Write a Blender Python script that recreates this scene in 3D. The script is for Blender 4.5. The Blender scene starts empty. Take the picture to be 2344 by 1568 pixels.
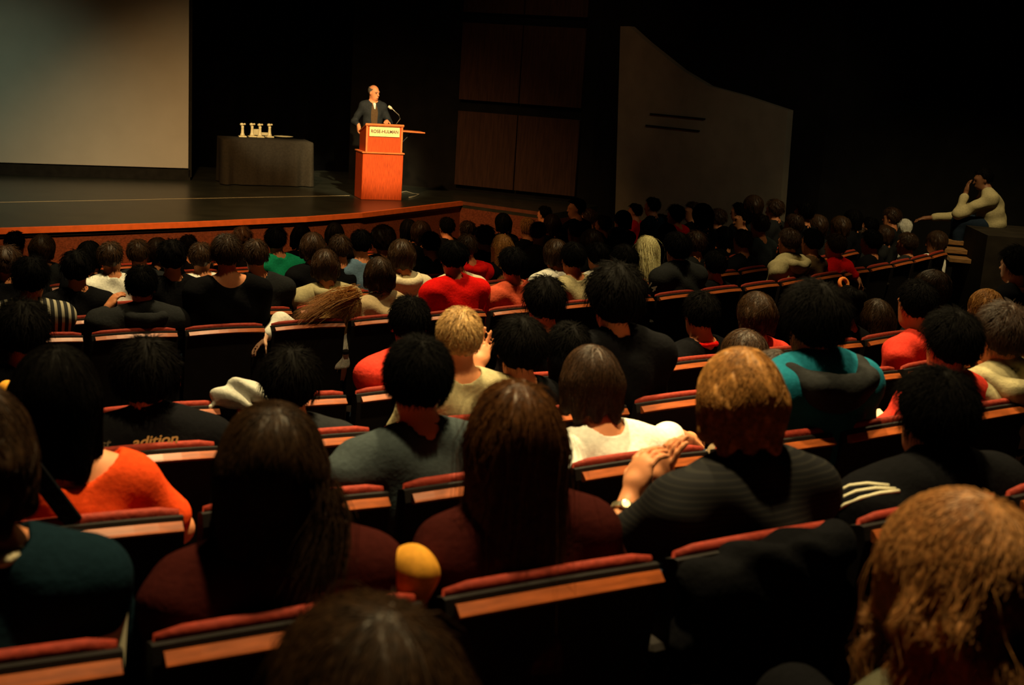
import bpy, math, random
import numpy as np
from mathutils import Matrix, Vector
rng = np.random.default_rng(7); random.seed(7)
sc = bpy.context.scene
COL = sc.collection

# ------------------------------------------------------------------ camera
F_PX, PITCH, ROLL = 2800.2, 0.21953, -0.0641
def cam_axes():
    cp, sp = math.cos(PITCH), math.sin(PITCH)
    fw = np.array([0, cp, -sp]); up = np.array([0, sp, cp]); rt = np.array([1., 0, 0])
    cr, sr = math.cos(ROLL), math.sin(ROLL)
    return rt*cr-up*sr, rt*sr+up*cr, fw
CR, CU, CF = cam_axes()
cd = bpy.data.cameras.new('camera'); cam = bpy.data.objects.new('camera', cd); COL.objects.link(cam)
cd.sensor_width = 36; cd.sensor_fit = 'HORIZONTAL'; cd.lens = 36*F_PX/2344; cd.clip_start = .05; cd.clip_end = 200
cam.matrix_world = Matrix([[CR[i], CU[i], -CF[i], 0] for i in range(3)]+[[0, 0, 0, 1]])
cd.dof.use_dof = True; cd.dof.focus_distance = 11; cd.dof.aperture_fstop = 4.5
sc.camera = cam
sc.view_settings.view_transform = 'Standard'; sc.view_settings.look = 'None'
sc.view_settings.exposure = 0; sc.view_settings.gamma = 1; sc.view_settings.use_curve_mapping = False

def ray(px, py): return CF+CR*(px-1172)/F_PX-CU*(py-784)/F_PX
def at_depth(px, py, d): return ray(px, py)*d
def at_z(px, py, z): v = ray(px, py); return v*(z/v[2])
def at_plane(px, py, pt, n): v = ray(px, py); return v*(np.dot(pt, n)/np.dot(v, n))

# ------------------------------------------------------------------ world and lights
w = bpy.data.worlds.new('world'); sc.world = w; w.use_nodes = True
w.node_tree.nodes['Background'].inputs[0].default_value = (1, .75, .5, 1)
w.node_tree.nodes['Background'].inputs[1].default_value = .0011
WARM = (1, .76, .36)
def spot(name, loc, target, power, angle, blend, radius, color=WARM):
    l = bpy.data.lights.new(name, 'SPOT'); o = bpy.data.objects.new(name, l); COL.objects.link(o)
    o.location = loc; l.energy = power; l.spot_size = math.radians(angle); l.spot_blend = blend
    l.shadow_soft_size = radius; l.color = color
    o.rotation_euler = (Vector(target)-Vector(loc)).to_track_quat('-Z', 'Y').to_euler()
    return o
# dim house downlights over the seats
spot('house_downlight', (-.3, 5.9, 4.3), (-.3, 5.0, -2), 2700, 62, .9, .12)
spot('house_downlight', (-1.4, 8.4, 4.2), (-1.6, 8.2, -2), 1600, 66, .9, .12)
spot('house_downlight', (2.0, 6.5, 4.3), (1.7, 5.4, -2), 1700, 52, .9, .12)
spot('house_downlight', (1.6, 9.6, 4.2), (1.6, 9.3, -2), 1100, 60, .9, .12)
spot('house_downlight', (-3.6, 8.6, 4.2), (-3.9, 9.2, -2), 600, 60, .95, .12)
spot('house_downlight', (.2, 3.3, 4.3), (.3, 2.4, -2), 1500, 74, .9, .12)
spot('house_downlight', (4.4, 10.6, 4.2), (4.9, 13.9, -2), 1000, 52, .9, .12)
# stage lighting
spot('lectern_spotlight', (1.2, 9.5, 4.4), (-2.25, 19.3, -1.1), 9500, 11, .55, .1, (1, .76, .38))
spot('table_spotlight', (-2.5, 10.5, 4.4), (-4.15, 20.6, -1.3), 3600, 9, .6, .1, (1, .80, .45))
spot('stage_front_light', (-3.2, 9.6, 4.4), (-3.4, 16.2, -2.2), 3600, 58, .9, .15, (1, .55, .2))
spot('screen_bounce_fill', (-6.2, 13.5, 3.6), (-8.3, 17.9, -2.6), 300, 62, 1.0, .2, (.78, .95, .62))  # added spot in place of stage-floor bounce, grades the screen brighter below
spot('side_wall_light', (3.2, 11.0, 2.6), (3.1, 18.2, -1.8), 130, 40, 1.0, .2, (1, .85, .6))
spot('side_panel_light', (.6, 13.0, 3.8), (.5, 20.6, -.3), 120, 34, .9, .2, (1, .62, .35))

# ------------------------------------------------------------------ materials
MATS = {}
def mat(name, col, rough=.7, spec=.3, noise=0., scale=30., metal=0., bump=0., kind=None, emit=0., aniso=0., sheen=0.):
    if name in MATS: return MATS[name]
    m = bpy.data.materials.new(name); m.use_nodes = True; nt = m.node_tree; N = nt.nodes; Lk = nt.links
    b = N['Principled BSDF']
    b.inputs['Base Color'].default_value = (*col, 1); b.inputs['Roughness'].default_value = rough
    b.inputs['Specular IOR Level'].default_value = spec; b.inputs['Metallic'].default_value = metal
    if emit: b.inputs['Emission Color'].default_value = (*col, 1); b.inputs['Emission Strength'].default_value = emit
    if aniso: b.inputs['Anisotropic'].default_value = aniso
    if sheen: b.inputs['Sheen Weight'].default_value = sheen
    tc = N.new('ShaderNodeTexCoord'); src = tc.outputs['Object']
    if kind in ('wood', 'stripe', 'weave', 'plank'):
        mp = N.new('ShaderNodeMapping'); Lk.new(src, mp.inputs[0]); src = mp.outputs[0]
        mp.inputs['Scale'].default_value = {'wood': (14, 14, 1.2), 'stripe': (1, 1, 1), 'weave': (1, 1, 1), 'plank': (1, 9, 9)}[kind]
    if noise:
        t = N.new('ShaderNodeTexNoise'); t.inputs['Scale'].default_value = scale; t.inputs['Detail'].default_value = 4
        Lk.new(src, t.inputs['Vector'])
        cr = N.new('ShaderNodeValToRGB'); Lk.new(t.outputs[0], cr.inputs[0])
        cr.color_ramp.elements[0].position = .3; cr.color_ramp.elements[1].position = .7
        cr.color_ramp.elements[0].color = (*[c*(1-noise) for c in col], 1)
        cr.color_ramp.elements[1].color = (*[min(1, c*(1+noise)) for c in col], 1)
        Lk.new(cr.outputs[0], b.inputs['Base Color'])
        if bump:
            bp = N.new('ShaderNodeBump'); bp.inputs['Strength'].default_value = bump; bp.inputs['Distance'].default_value = .01
            Lk.new(t.outputs[0], bp.inputs['Height']); Lk.new(bp.outputs[0], b.inputs['Normal'])
    MATS[name] = m
    return m
def stripe_mat(name, c1, c2, axis, freq, duty, rough=.8, lo=None, hi=None):
    """horizontal garment bands of the cloth itself (object space)"""
    m = bpy.data.materials.new(name); m.use_nodes = True; nt = m.node_tree; N = nt.nodes; Lk = nt.links
    b = N['Principled BSDF']; b.inputs['Roughness'].default_value = rough; b.inputs['Specular IOR Level'].default_value = .15
    tc = N.new('ShaderNodeTexCoord'); sp = N.new('ShaderNodeSeparateXYZ'); Lk.new(tc.outputs['Object'], sp.inputs[0])
    mu = N.new('ShaderNodeMath'); mu.operation = 'MULTIPLY'; Lk.new(sp.outputs[axis], mu.inputs[0]); mu.inputs[1].default_value = freq
    fr = N.new('ShaderNodeMath'); fr.operation = 'FRACT'; Lk.new(mu.outputs[0], fr.inputs[0])
    lt = N.new('ShaderNodeMath'); lt.operation = 'LESS_THAN'; Lk.new(fr.outputs[0], lt.inputs[0]); lt.inputs[1].default_value = duty
    out = lt.outputs[0]
    mx = N.new('ShaderNodeMix'); mx.data_type = 'RGBA'; Lk.new(out, mx.inputs[0])
    mx.inputs[6].default_value = (*c1, 1); mx.inputs[7].default_value = (*c2, 1); Lk.new(mx.outputs[2], b.inputs['Base Color'])
    MATS[name] = m
    return m

SKIN = {'fair': mat('skin_fair', (.74, .29, .13), .55, .3, .06, 20), 'tan': mat('skin_tan', (.60, .22, .09), .55, .3, .06, 20),
        'dark': mat('skin_dark', (.20, .085, .04), .5, .35, .06, 20), 'pale': mat('skin_pale', (.80, .45, .28), .5, .3, .05, 20)}
def hm(n, c, r=.5, sp=.22): return mat('hair_'+n, c, r, sp, .45, 90)
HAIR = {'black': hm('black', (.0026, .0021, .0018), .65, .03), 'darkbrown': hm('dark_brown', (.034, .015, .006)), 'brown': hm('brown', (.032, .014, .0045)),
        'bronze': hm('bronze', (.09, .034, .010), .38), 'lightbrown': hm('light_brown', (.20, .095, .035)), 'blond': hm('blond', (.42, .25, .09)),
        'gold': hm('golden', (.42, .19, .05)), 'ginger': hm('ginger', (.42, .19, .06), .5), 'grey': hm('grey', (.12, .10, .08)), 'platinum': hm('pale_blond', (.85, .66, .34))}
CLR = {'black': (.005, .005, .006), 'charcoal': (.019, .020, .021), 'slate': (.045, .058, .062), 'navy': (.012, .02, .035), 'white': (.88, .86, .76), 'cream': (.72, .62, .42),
       'grey': (.26, .25, .22), 'lightgrey': (.5, .49, .42), 'olive': (.10, .095, .06), 'red': (.72, .008, .006), 'orange': (.80, .07, .012), 'salmon': (.66, .10, .045),
       'coral': (.74, .05, .03), 'maroon': (.042, .0065, .005), 'teal': (.010, .13, .19), 'green': (.01, .28, .13), 'blue': (.12, .20, .30), 'taupe': (.28, .20, .12),
       'plaid': (.5, .38, .22), 'tealnavy': (.006, .018, .026), 'brown': (.10, .06, .03), 'yellow': (.75, .40, .03), 'pink': (.75, .06, .07), 'oatmeal': (.42, .36, .20)}
def cloth(k): return mat('cloth_'+k, CLR[k], .9, .04, .12, 60, bump=.25, sheen=.0)

# ------------------------------------------------------------------ mesh helpers
def new_mesh(name, V, Fq, smooth=True):
    V = np.asarray(V, np.float32); me = bpy.data.meshes.new(name)
    if isinstance(Fq, np.ndarray):
        n, k = Fq.shape
        me.vertices.add(len(V)); me.vertices.foreach_set('co', V.ravel())
        me.loops.add(n*k); me.loops.foreach_set('vertex_index', Fq.astype(np.int32).ravel())
        me.polygons.add(n); me.polygons.foreach_set('loop_start', np.arange(0, n*k, k, dtype=np.int32))
        if smooth: me.polygons.foreach_set('use_smooth', np.ones(n, bool))
        me.update(calc_edges=True)
    else:
        me.from_pydata(V.tolist(), [], Fq)
        if smooth: me.polygons.foreach_set('use_smooth', np.ones(len(Fq), bool))
        me.update()
    return me
def link(name, me, m=None, parent=None, loc=None, rot=None):
    o = bpy.data.objects.new(name, me); COL.objects.link(o)
    if m is not None:
        if len(me.materials) == 0: me.materials.append(m)
        elif me.materials[0] != m:
            o.material_slots[0].link = 'OBJECT'; o.material_slots[0].material = m
    if parent: o.parent = parent
    if loc is not None: o.location = loc
    if rot is not None: o.rotation_euler = rot
    return o
def tag(o, label=None, cat=None, group=None, kind=None):
    if label: o['label'] = label
    if cat: o['category'] = cat
    if group: o['group'] = group
    if kind: o['kind'] = kind
    return o
def empty(name, loc, rz=0):
    o = bpy.data.objects.new(name, None); COL.objects.link(o); o.location = loc; o.rotation_euler = (0, 0, rz); o.empty_display_size = .1
    return o
class MB:
    """collects shapes into one mesh"""
    def __init__(s): s.V = []; s.F = []
    def add(s, V, F):
        n = len(s.V); s.V += [tuple(map(float, v)) for v in V]; s.F += [tuple(i+n for i in f) for f in F]; return s
    def box(s, c, d, R=None, bev=0.):
        hx, hy, hz = [x/2 for x in d]; R = np.eye(3) if R is None else np.array(R)
        if bev <= 0:
            P = [(x, y, z) for x in (-hx, hx) for y in (-hy, hy) for z in (-hz, hz)]
            F = [(0, 1, 3, 2), (4, 6, 7, 5), (0, 4, 5, 1), (2, 3, 7, 6), (0, 2, 6, 4), (1, 5, 7, 3)]
        else:
            P = []; idx = {}
            for sx in (-1, 1):
                for sy in (-1, 1):
                    for sz in (-1, 1):
                        for a in range(3):
                            h = [hx-bev, hy-bev, hz-bev]; h[a] += bev
                            idx[(sx, sy, sz, a)] = len(P); P.append((sx*h[0], sy*h[1], sz*h[2]))
            F = []
            for a in range(3):
                b, c2 = (a+1) % 3, (a+2) % 3
                for sg in (-1, 1):
                    q = []
                    for (u, v) in ((-1, -1), (1, -1), (1, 1), (-1, 1)):
                        k = [0, 0, 0]; k[a] = sg; k[b] = u; k[c2] = v; q.append(idx[(*k, a)])
                    F.append(tuple(q if sg > 0 else q[::-1]))
                for u in (-1, 1):
                    for v in (-1, 1):
                        k0 = [0, 0, 0]; k1 = [0, 0, 0]; k0[a] = -1; k1[a] = 1; k0[b] = k1[b] = u; k0[c2] = k1[c2] = v
                        q = [idx[(*k0, b)], idx[(*k1, b)], idx[(*k1, c2)], idx[(*k0, c2)]]
                        F.append(tuple(q if u*v > 0 else q[::-1]))
            for sx in (-1, 1):
                for sy in (-1, 1):
                    for sz in (-1, 1):
                        q = [idx[(sx, sy, sz, a)] for a in range(3)]; F.append(tuple(q if sx*sy*sz > 0 else q[::-1]))
        P = [np.array(c)+R@np.array(p) for p in P]
        return s.add(P, F)
    def tube(s, pts, r, n=8, cap=True):
        pts = [np.array(p, float) for p in pts]; m = len(pts); rr = r if hasattr(r, '__len__') else [r]*m
        V = []; ref = np.array([0, 0, 1.])
        for i, p in enumerate(pts):
            t = pts[min(i+1, m-1)]-pts[max(i-1, 0)]; t = t/(np.linalg.norm(t)+1e-9)
            u = np.cross(t, ref)
            if np.linalg.norm(u) < .1: u = np.cross(t, [0, 1, 0])
            u /= np.linalg.norm(u); v = np.cross(t, u)
            V += [p+rr[i]*(u*math.cos(2*math.pi*k/n)+v*math.sin(2*math.pi*k/n)) for k in range(n)]
        F = [(i*n+k, i*n+(k+1) % n, (i+1)*n+(k+1) % n, (i+1)*n+k) for i in range(m-1) for k in range(n)]
        if cap: F += [tuple(range(n))[::-1], tuple(range((m-1)*n, m*n))]
        return s.add(V, F)
    def lathe(s, prof, c=(0, 0, 0), n=16):
        V = []; m = len(prof)
        for (r, z) in prof: V += [(c[0]+r*math.cos(2*math.pi*k/n), c[1]+r*math.sin(2*math.pi*k/n), c[2]+z) for k in range(n)]
        F = [(i*n+k, i*n+(k+1) % n, (i+1)*n+(k+1) % n, (i+1)*n+k) for i in range(m-1) for k in range(n)]
        F += [tuple(range(n))[::-1], tuple(range((m-1)*n, m*n))]
        return s.add(V, F)
    def prism(s, poly, z0, z1):
        n = len(poly)
        V = [(x, y, z0) for x, y in poly]+[(x, y, z1) for x, y in poly]
        F = [tuple(range(n))[::-1], tuple(range(n, 2*n))]+[(i, (i+1) % n, (i+1) % n+n, i+n) for i in range(n)]
        return s.add(V, F)
    def build(s, name, m, parent=None, smooth=False, loc=None, rot=None):
        return link(name, new_mesh(name, s.V, s.F, smooth), m, parent, loc, rot)
# ------------------------------------------------------------------ implicit surfaces: smooth unions turned into one mesh
def unit(v): v = np.asarray(v, float); return v/(np.linalg.norm(v)+1e-12)
def rotm(rx=0, ry=0, rz=0): return np.array(Matrix.Rotation(rz, 3, 'Z')@Matrix.Rotation(rx, 3, 'X')@Matrix.Rotation(ry, 3, 'Y'))
def C_(a, b, ra, rb=None): return ('c', np.array(a, float), np.array(b, float), ra, ra if rb is None else rb)
def E_(c, r, R=None): return ('e', np.array(c, float), np.array(r, float), R)
def ev(p, X, Y, Z):
    if p[0] == 'c':
        a, b, ra, rb = p[1:]; d = b-a; L = float(d@d)+1e-12
        t = np.clip(((X-a[0])*d[0]+(Y-a[1])*d[1]+(Z-a[2])*d[2])/L, 0, 1)
        return np.sqrt((X-a[0]-t*d[0])**2+(Y-a[1]-t*d[1])**2+(Z-a[2]-t*d[2])**2)-(ra+(rb-ra)*t)
    c, r, R = p[1:]
    x, y, z = X-c[0], Y-c[1], Z-c[2]
    if R is not None: x, y, z = R[0, 0]*x+R[1, 0]*y+R[2, 0]*z, R[0, 1]*x+R[1, 1]*y+R[2, 1]*z, R[0, 2]*x+R[1, 2]*y+R[2, 2]*z
    k0 = np.sqrt((x/r[0])**2+(y/r[1])**2+(z/r[2])**2)+1e-9
    k1 = np.sqrt((x/r[0]**2)**2+(y/r[1]**2)**2+(z/r[2]**2)**2)+1e-9
    return k0*(k0-1)/k1
def bb(p):
    if p[0] == 'c':
        r = max(p[3], p[4]); return np.minimum(p[1], p[2])-r, np.maximum(p[1], p[2])+r
    r = p[2] if p[3] is None else np.full(3, p[2].max())
    return p[1]-r, p[1]+r
def smin(a, b, k):
    if k <= 0: return np.minimum(a, b)
    h = np.clip(.5+.5*(b-a)/k, 0, 1); return b+(a-b)*h-k*h*(1-h)
def xf(p, fn, R=None):
    """transform a primitive by a point map (and a rotation for ellipsoid axes)"""
    if p[0] == 'c': return ('c', fn(p[1]), fn(p[2]), p[3], p[4])
    RR = p[3] if R is None else (R if p[3] is None else R@p[3])
    return ('e', fn(p[1]), p[2], RR)
def grow(p, t): return ('c', p[1], p[2], p[3]+t, p[4]+t) if p[0] == 'c' else ('e', p[1], p[2]+t, p[3])
class Fld:
    def __init__(s, prims, h, pad=.03):
        B = [bb(p) for p, k in prims]
        lo = np.min([b[0] for b in B], 0)-pad; hi = np.max([b[1] for b in B], 0)+pad
        s.h = h; s.lo = lo; n = np.ceil((hi-lo)/h).astype(int)+1
        s.ax = [(lo[i]+h*np.arange(n[i])).astype(np.float32) for i in range(3)]
        s.F = np.full(tuple(n), .08, np.float32)
        for p, k in prims: s.add(p, k)
    def sl(s, lo, hi):
        i0 = np.clip(np.floor((lo-s.lo)/s.h).astype(int), 0, None); i1 = np.ceil((hi-s.lo)/s.h).astype(int)+1
        S = tuple(slice(i0[i], max(i0[i]+1, min(i1[i], s.F.shape[i]))) for i in range(3))
        return S, s.ax[0][S[0]][:, None, None], s.ax[1][S[1]][None, :, None], s.ax[2][S[2]][None, None, :]
    def add(s, p, k):
        lo, hi = bb(p); pad = k+3*s.h
        S, X, Y, Z = s.sl(lo-pad, hi+pad)
        s.F[S] = smin(s.F[S], ev(p, X, Y, Z), k)
    def sub(s, p, k=0.):
        lo, hi = bb(p); pad = k+2*s.h
        S, X, Y, Z = s.sl(lo-pad, hi+pad)
        s.F[S] = -smin(-s.F[S], ev(p, X, Y, Z), k)
    def grid(s): return s.ax[0][:, None, None], s.ax[1][None, :, None], s.ax[2][None, None, :]
    def mesh(s, name):
        V, Q = surfnet(s.F, s.lo, s.h); return new_mesh(name, V, Q)
def surfnet(F, lo, h):
    F = F.copy(); F[0] = F[-1] = .1; F[:, 0] = F[:, -1] = .1; F[:, :, 0] = F[:, :, -1] = .1
    ins = F < 0; nx, ny, nz = F.shape
    acc = np.zeros((nx-1, ny-1, nz-1, 3), np.float32); cnt = np.zeros((nx-1, ny-1, nz-1), np.int16)
    cross = []
    for a in range(3):
        s0 = [slice(None)]*3; s1 = [slice(None)]*3; s0[a] = slice(0, -1); s1[a] = slice(1, None)
        m = ins[tuple(s0)] != ins[tuple(s1)]
        I = np.argwhere(m); f0 = F[tuple(s0)][m]; f1 = F[tuple(s1)][m]
        t = f0/(f0-f1); P = I.astype(np.float32); P[:, a] += t
        b, c = (a+1) % 3, (a+2) % 3
        for db in (0, -1):
            for dc in (0, -1):
                J = I.copy(); J[:, b] += db; J[:, c] += dc
                ok = (J >= 0).all(1) & (J[:, 0] < nx-1) & (J[:, 1] < ny-1) & (J[:, 2] < nz-1)
                np.add.at(acc, tuple(J[ok].T), P[ok]); np.add.at(cnt, tuple(J[ok].T), 1)
        cross.append((I, f0 < 0, a))
    idx = np.full(cnt.shape, -1, np.int64); mk = cnt > 0; idx[mk] = np.arange(mk.sum())
    V = acc[mk]/cnt[mk][:, None]*h+lo
    Q = []
    for I, neg, a in cross:
        b, c = (a+1) % 3, (a+2) % 3
        q = []
        for db, dc in ((-1, -1), (0, -1), (0, 0), (-1, 0)):
            J = I.copy(); J[:, b] += db; J[:, c] += dc; J = np.clip(J, 0, np.array(idx.shape)-1); q.append(idx[tuple(J.T)])
        q = np.stack(q, 1); q[~neg] = q[~neg][:, ::-1]
        Q.append(q[(q >= 0).all(1)])
    return V, np.concatenate(Q)

# ------------------------------------------------------------------ anatomy
def head_prims():
    P = [(E_((0, -.012, .025), (.075, .094, .090)), 0), (E_((0, .028, -.035), (.060, .064, .084)), .03),
         (E_((0, .040, -.088), (.040, .042, .030)), .03), (C_((0, .090, .008), (0, .110, -.030), .007, .013), .012),
         (E_((0, .080, .024), (.048, .018, .011)), .02), (E_((0, .090, -.064), (.023, .013, .010)), .01)]
    for s in (-1, 1):
        P += [(E_((s*.077, -.002, -.008), (.009, .019, .031), rotm(0, 0, s*-.35)), .006), (E_((s*.031, .078, .004), (.013, .012, .011)), .006)]
    return P
HEAD = head_prims()
def hand_prims(W, f, n, side, curl=.5, size=1., spread=.0, curls=None):
    """palm, four fingers with three joints each and a thumb; f = finger direction, n = way the fingers close"""
    f = unit(f); n = unit(np.array(n)-np.dot(n, f)*f); s = np.cross(f, n)*side; W = np.array(W, float)
    R = np.stack([s, f, n], 1)
    P = [(C_(W-f*.02, W+f*.03, .026, .030), .01), (E_(W+f*.052*size, np.array((.043, .050, .017))*size, R), .015)]
    for i, (o, L) in enumerate(((-.031, .066), (-.010, .076), (.011, .071), (.031, .056))):
        b = W+f*(.092-.004*abs(i-1))*size+s*o*size; d = f+s*spread*(i-1.5); d = unit(d); c = curl if curls is None else curls[i]; r = .0092*size
        for j, q in enumerate((.45, .32, .25)):
            a = c*(.55, .85, .6)[j]; d = unit(d*math.cos(a)+n*math.sin(a)); e = b+d*L*q*size
            P.append((C_(b, e, r, r*.93), .004)); b = e; r *= .93
    b = W+f*.022*size-s*.026*size; d = unit(f*.75-s*.65+n*.35)
    for L, r in ((.040, .0125), (.034, .0108), (.027, .0095)):
        e = b+d*L*size; P.append((C_(b, e, r*size, r*size*.92), .006)); b = e; d = unit(d+n*.28+s*.22)
    return P

def hair_sdf(style):
    """returns prims, cut function and strand settings in head space"""
    k = dict(t=.014, L=0., cut=True, strands=.05, wave=0., bump=0., nape=-.062)
    S = {'short': dict(t=.012, strands=.038, bump=.006), 'crop': dict(t=.008, strands=.022, bump=.003), 'spiky': dict(t=.017, strands=.045, bump=.006),
         'thick': dict(t=.021, strands=.055, bump=.011, nape=-.075), 'bowl': dict(t=.020, strands=.16, L=.06, nape=-.11), 'mop': dict(t=.028, strands=.12, L=.04, bump=.004, nape=-.095),
         'long': dict(t=.016, strands=.40, L=.30), 'longer': dict(t=.018, strands=.5, L=.40), 'bob': dict(t=.022, strands=.22, L=.11), 'pony': dict(t=.012, strands=.30, L=0.),
         'bun': dict(t=.012, strands=.12, L=0.), 'curly': dict(t=.034, strands=.35, L=.30, wave=.009, bump=.0035), 'afro': dict(t=.045, strands=.03, bump=.012, nape=-.08),
         'shag': dict(t=.024, strands=.14, L=.05, bump=.008, nape=-.10), 'fringe': dict(t=.006, strands=.02), 'none': dict()}
    k.update(S[style]); t = k['t']
    P = [(E_((0, -.014, .028), (.075+t, .094+t, .090+t*.9)), 0)]
    L = k['L']
    if L:
        w = 1 if L > .2 else .8
        for x in (-.055, 0, .055):
            P.append((C_((x, -.06, .0), (x*1.15, -.085-.02*(L > .2), -.04-L), .038+t*.3, (.034 if L > .1 else .02)*w), .04))
        for s in (-1, 1):
            P.append((C_((s*.074, -.012, .01), (s*.088, -.03, -.02-L*.85), .026, .022), .03))
    if style == 'pony':
        for a, b in (((0, -.10, .05), (0, -.15, .02)), ((0, -.15, .02), (.01, -.165, -.08)), ((.01, -.165, -.08), (.015, -.15, -.19))): P.append((C_(a, b, .024, .020), .02))
    if style == 'bun': P.append((E_((0, -.115, .075), (.045, .040, .040)), .012))
    if style == 'curly':
        rs = np.random.default_rng(3)
        for i in range(46):
            a = rs.uniform(-2.6, 2.6); z = rs.uniform(-.36, .10); r = .104+.014*(z < 0)
            c = np.array([math.sin(a)*r, -math.cos(a)*r*.95-.02, z])
            P.append((C_(c, c+rs.normal(0, .018, 3)+[0, 0, -.03], rs.uniform(.018, .032)), .012))
    return P, k
def smooth01(x): x = np.clip(x, 0, 1); return x*x*(3-2*x)
def hair_cut(F, X, Y, Z, k):
    nape = k['nape'] if not k['L'] else -9.
    lim = nape+np.clip((Y+.045)*1.5, 0, .135)                       # hairline rises from nape past the ear to the forehead
    lim = np.where(Y > -.02, np.maximum(lim, -.035+np.clip((Y-.012)*1.7, 0, .12)), lim)
    F = np.maximum(F, (lim-Z)*.7)
    return F
def hair_disp(X, Y, Z, k, n=34, amp=.0022):
    ph = np.arctan2(X, -(Y+.02)+0*Z)
    return amp*np.sin(ph*n+4*np.sin(Z*23+ph*2))*.6+amp*np.sin(ph*n*.43+Z*16+1.3)+k['bump']*np.sin(X*71+Z*31+1)*np.sin(Y*63-Z*55)*.7
def hair_points(P, k, x):
    X, Y, Z = x.T; F = None
    for p, kk in P: d = ev(p, X, Y, Z); F = d if F is None else smin(F, d, kk)
    return F
def strands(P, k, N, width, seed=0):
    rs = np.random.default_rng(seed); segs = 9 if k['strands'] > .1 else 5
    u = rs.normal(size=(N*3, 3)); u /= np.linalg.norm(u, axis=1)[:, None]
    c = np.array([0, -.014, .028]); t = k['t']
    x = c+u*np.array([.075+t, .094+t, .09+t])
    lim = k['nape']+.02+np.clip((x[:, 1]+.045)*1.5, 0, .135)
    x = x[x[:, 2] > np.maximum(lim, -.03 if not k['L'] else -.02)][:N]; N = len(x)
    crown = np.array([.008, -.045, .12]); L = k['strands']*rs.uniform(.7, 1.15, N); ds = L/segs
    pts = [x]; d = None; e = 1e-3; ph = rs.uniform(0, 6.28, N)
    for s in range(segs):
        g = np.stack([hair_points(P, k, x+np.eye(3)[i]*e)-hair_points(P, k, x-np.eye(3)[i]*e) for i in range(3)], 1); g /= np.linalg.norm(g, axis=1)[:, None]+1e-9
        rad = x-crown; rad /= np.linalg.norm(rad, axis=1)[:, None]+1e-9
        down = np.array([0, 0, -1.])*(.55 if k['L'] else .1)+rad
        tt = down-(down*g).sum(1)[:, None]*g; tt /= np.linalg.norm(tt, axis=1)[:, None]+1e-9
        if s == 0: jit = rs.normal(0, .30, (N, 3))
        tt = tt+jit*(.6 if k['bump'] < .004 else 1.0); tt /= np.linalg.norm(tt, axis=1)[:, None]
        x2 = x+tt*ds[:, None]
        f = hair_points(P, k, x2); lift = .002+.0015*np.sin(ph*7)
        if k['L']==0 and k['strands']<.06: lift = lift+(s+1)/segs*k['strands']*.34*(.5+ph/6.28)
        x2 = x2-g*np.clip(f-lift, -.025, .022)[:, None]
        if k['wave']: x2 = x2+g*(k['wave']*np.sin(ph+s*1.9)*.6)[:, None]+np.cross(g, tt)*(k['wave']*np.cos(ph+s*1.9)*.6)[:, None]
        pts.append(x2); x = x2
    P3 = np.stack(pts, 1); S = P3.shape[1]
    tan = np.gradient(P3, axis=1); tan /= np.linalg.norm(tan, axis=2)[:, :, None]+1e-9
    side = np.cross(tan, np.array([.3, .2, 1.])); side /= np.linalg.norm(side, axis=2)[:, :, None]+1e-9
    up = np.cross(tan, side); wd = (width*np.linspace(1, .25, S))[None, :, None]*rs.uniform(.6, 1.2, (N, 1, 1))
    ring = np.stack([P3+wd*side, P3-wd*.5*side+wd*.86*up, P3-wd*.5*side-wd*.86*up], 2)
    V = ring.reshape(-1, 3); base = (np.arange(N)[:, None, None]*S+np.arange(S-1)[None, :, None])*3; k3 = np.arange(3)[None, None, :]
    Q = np.stack([base+k3, base+(k3+1) % 3, base+3+(k3+1) % 3, base+3+k3], -1).reshape(-1, 4)
    return V, Q

HCACHE = {}
def hair_mesh(style, res, N, width, seed=0):
    key = (style, res, N, seed)
    if key in HCACHE: return HCACHE[key]
    P, k = hair_sdf(style); f = Fld([(p, kk) for p, kk in P], res)
    X, Y, Z = f.grid(); f.F += hair_disp(X, Y, Z, k).astype(np.float32); f.F = hair_cut(f.F, X, Y, Z, k).astype(np.float32)
    # open the face
    f.sub(E_((0, .105, -.045-(.12 if k['L'] else 0)), (.062, .085, .105+(.12 if k['L'] else 0))), .01)
    V, Q = surfnet(f.F, f.lo, f.h)
    if N:
        V2, Q2 = strands(P, k, N, width, seed); Q = np.concatenate([Q, Q2+len(V)]); V = np.concatenate([V, V2])
    me = new_mesh('hair_'+style, V, Q); HCACHE[key] = me
    return me

def sit_joint_map(dz, lean, sx):
    def J(p):
        p = np.array(p, float); u = smooth01((p[2]-.55)/.33); v = (p[2]-.50)/.70
        return np.array([p[0]+sx*max(v, 0), p[1]+lean*max(v, 0), p[2]+dz*float(u)])
    return J
def torso_prims(w=1., fem=False):
    sw = (.158 if fem else .178)*w
    P = [(E_((0, .235, .53), (.165*w, .135, .12)), 0), (E_((0, .20, .68), (.140*w, .112, .17)), .08), (E_((0, .165, .87), ((.148 if fem else .162)*w, .108, .18)), .08)]
    for s in (-1, 1):
        P += [(C_((s*sw*.55, .155, .985), (s*sw, .155, .975), .066, .058), .05), (C_((s*.015, .155, 1.06), (s*sw*.85, .155, .995), .040, .045), .05)]
    return P, sw
SEAT_ARMS = {-1: ((-.235, .20, .73), (-.13, .44, .615)), 1: ((.235, .20, .73), (.13, .44, .615))}
LEG = [(C_((s*.095, .24, .515), (s*.12, .61, .525), .082, .062), .04) for s in (-1, 1)]+[(C_((s*.12, .61, .525), (s*.13, .63, .12), .060, .042), .03) for s in (-1, 1)]+\
      [(C_((s*.13, .62, .06), (s*.14, .76, .045), .040, .034), .03) for s in (-1, 1)]
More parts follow.
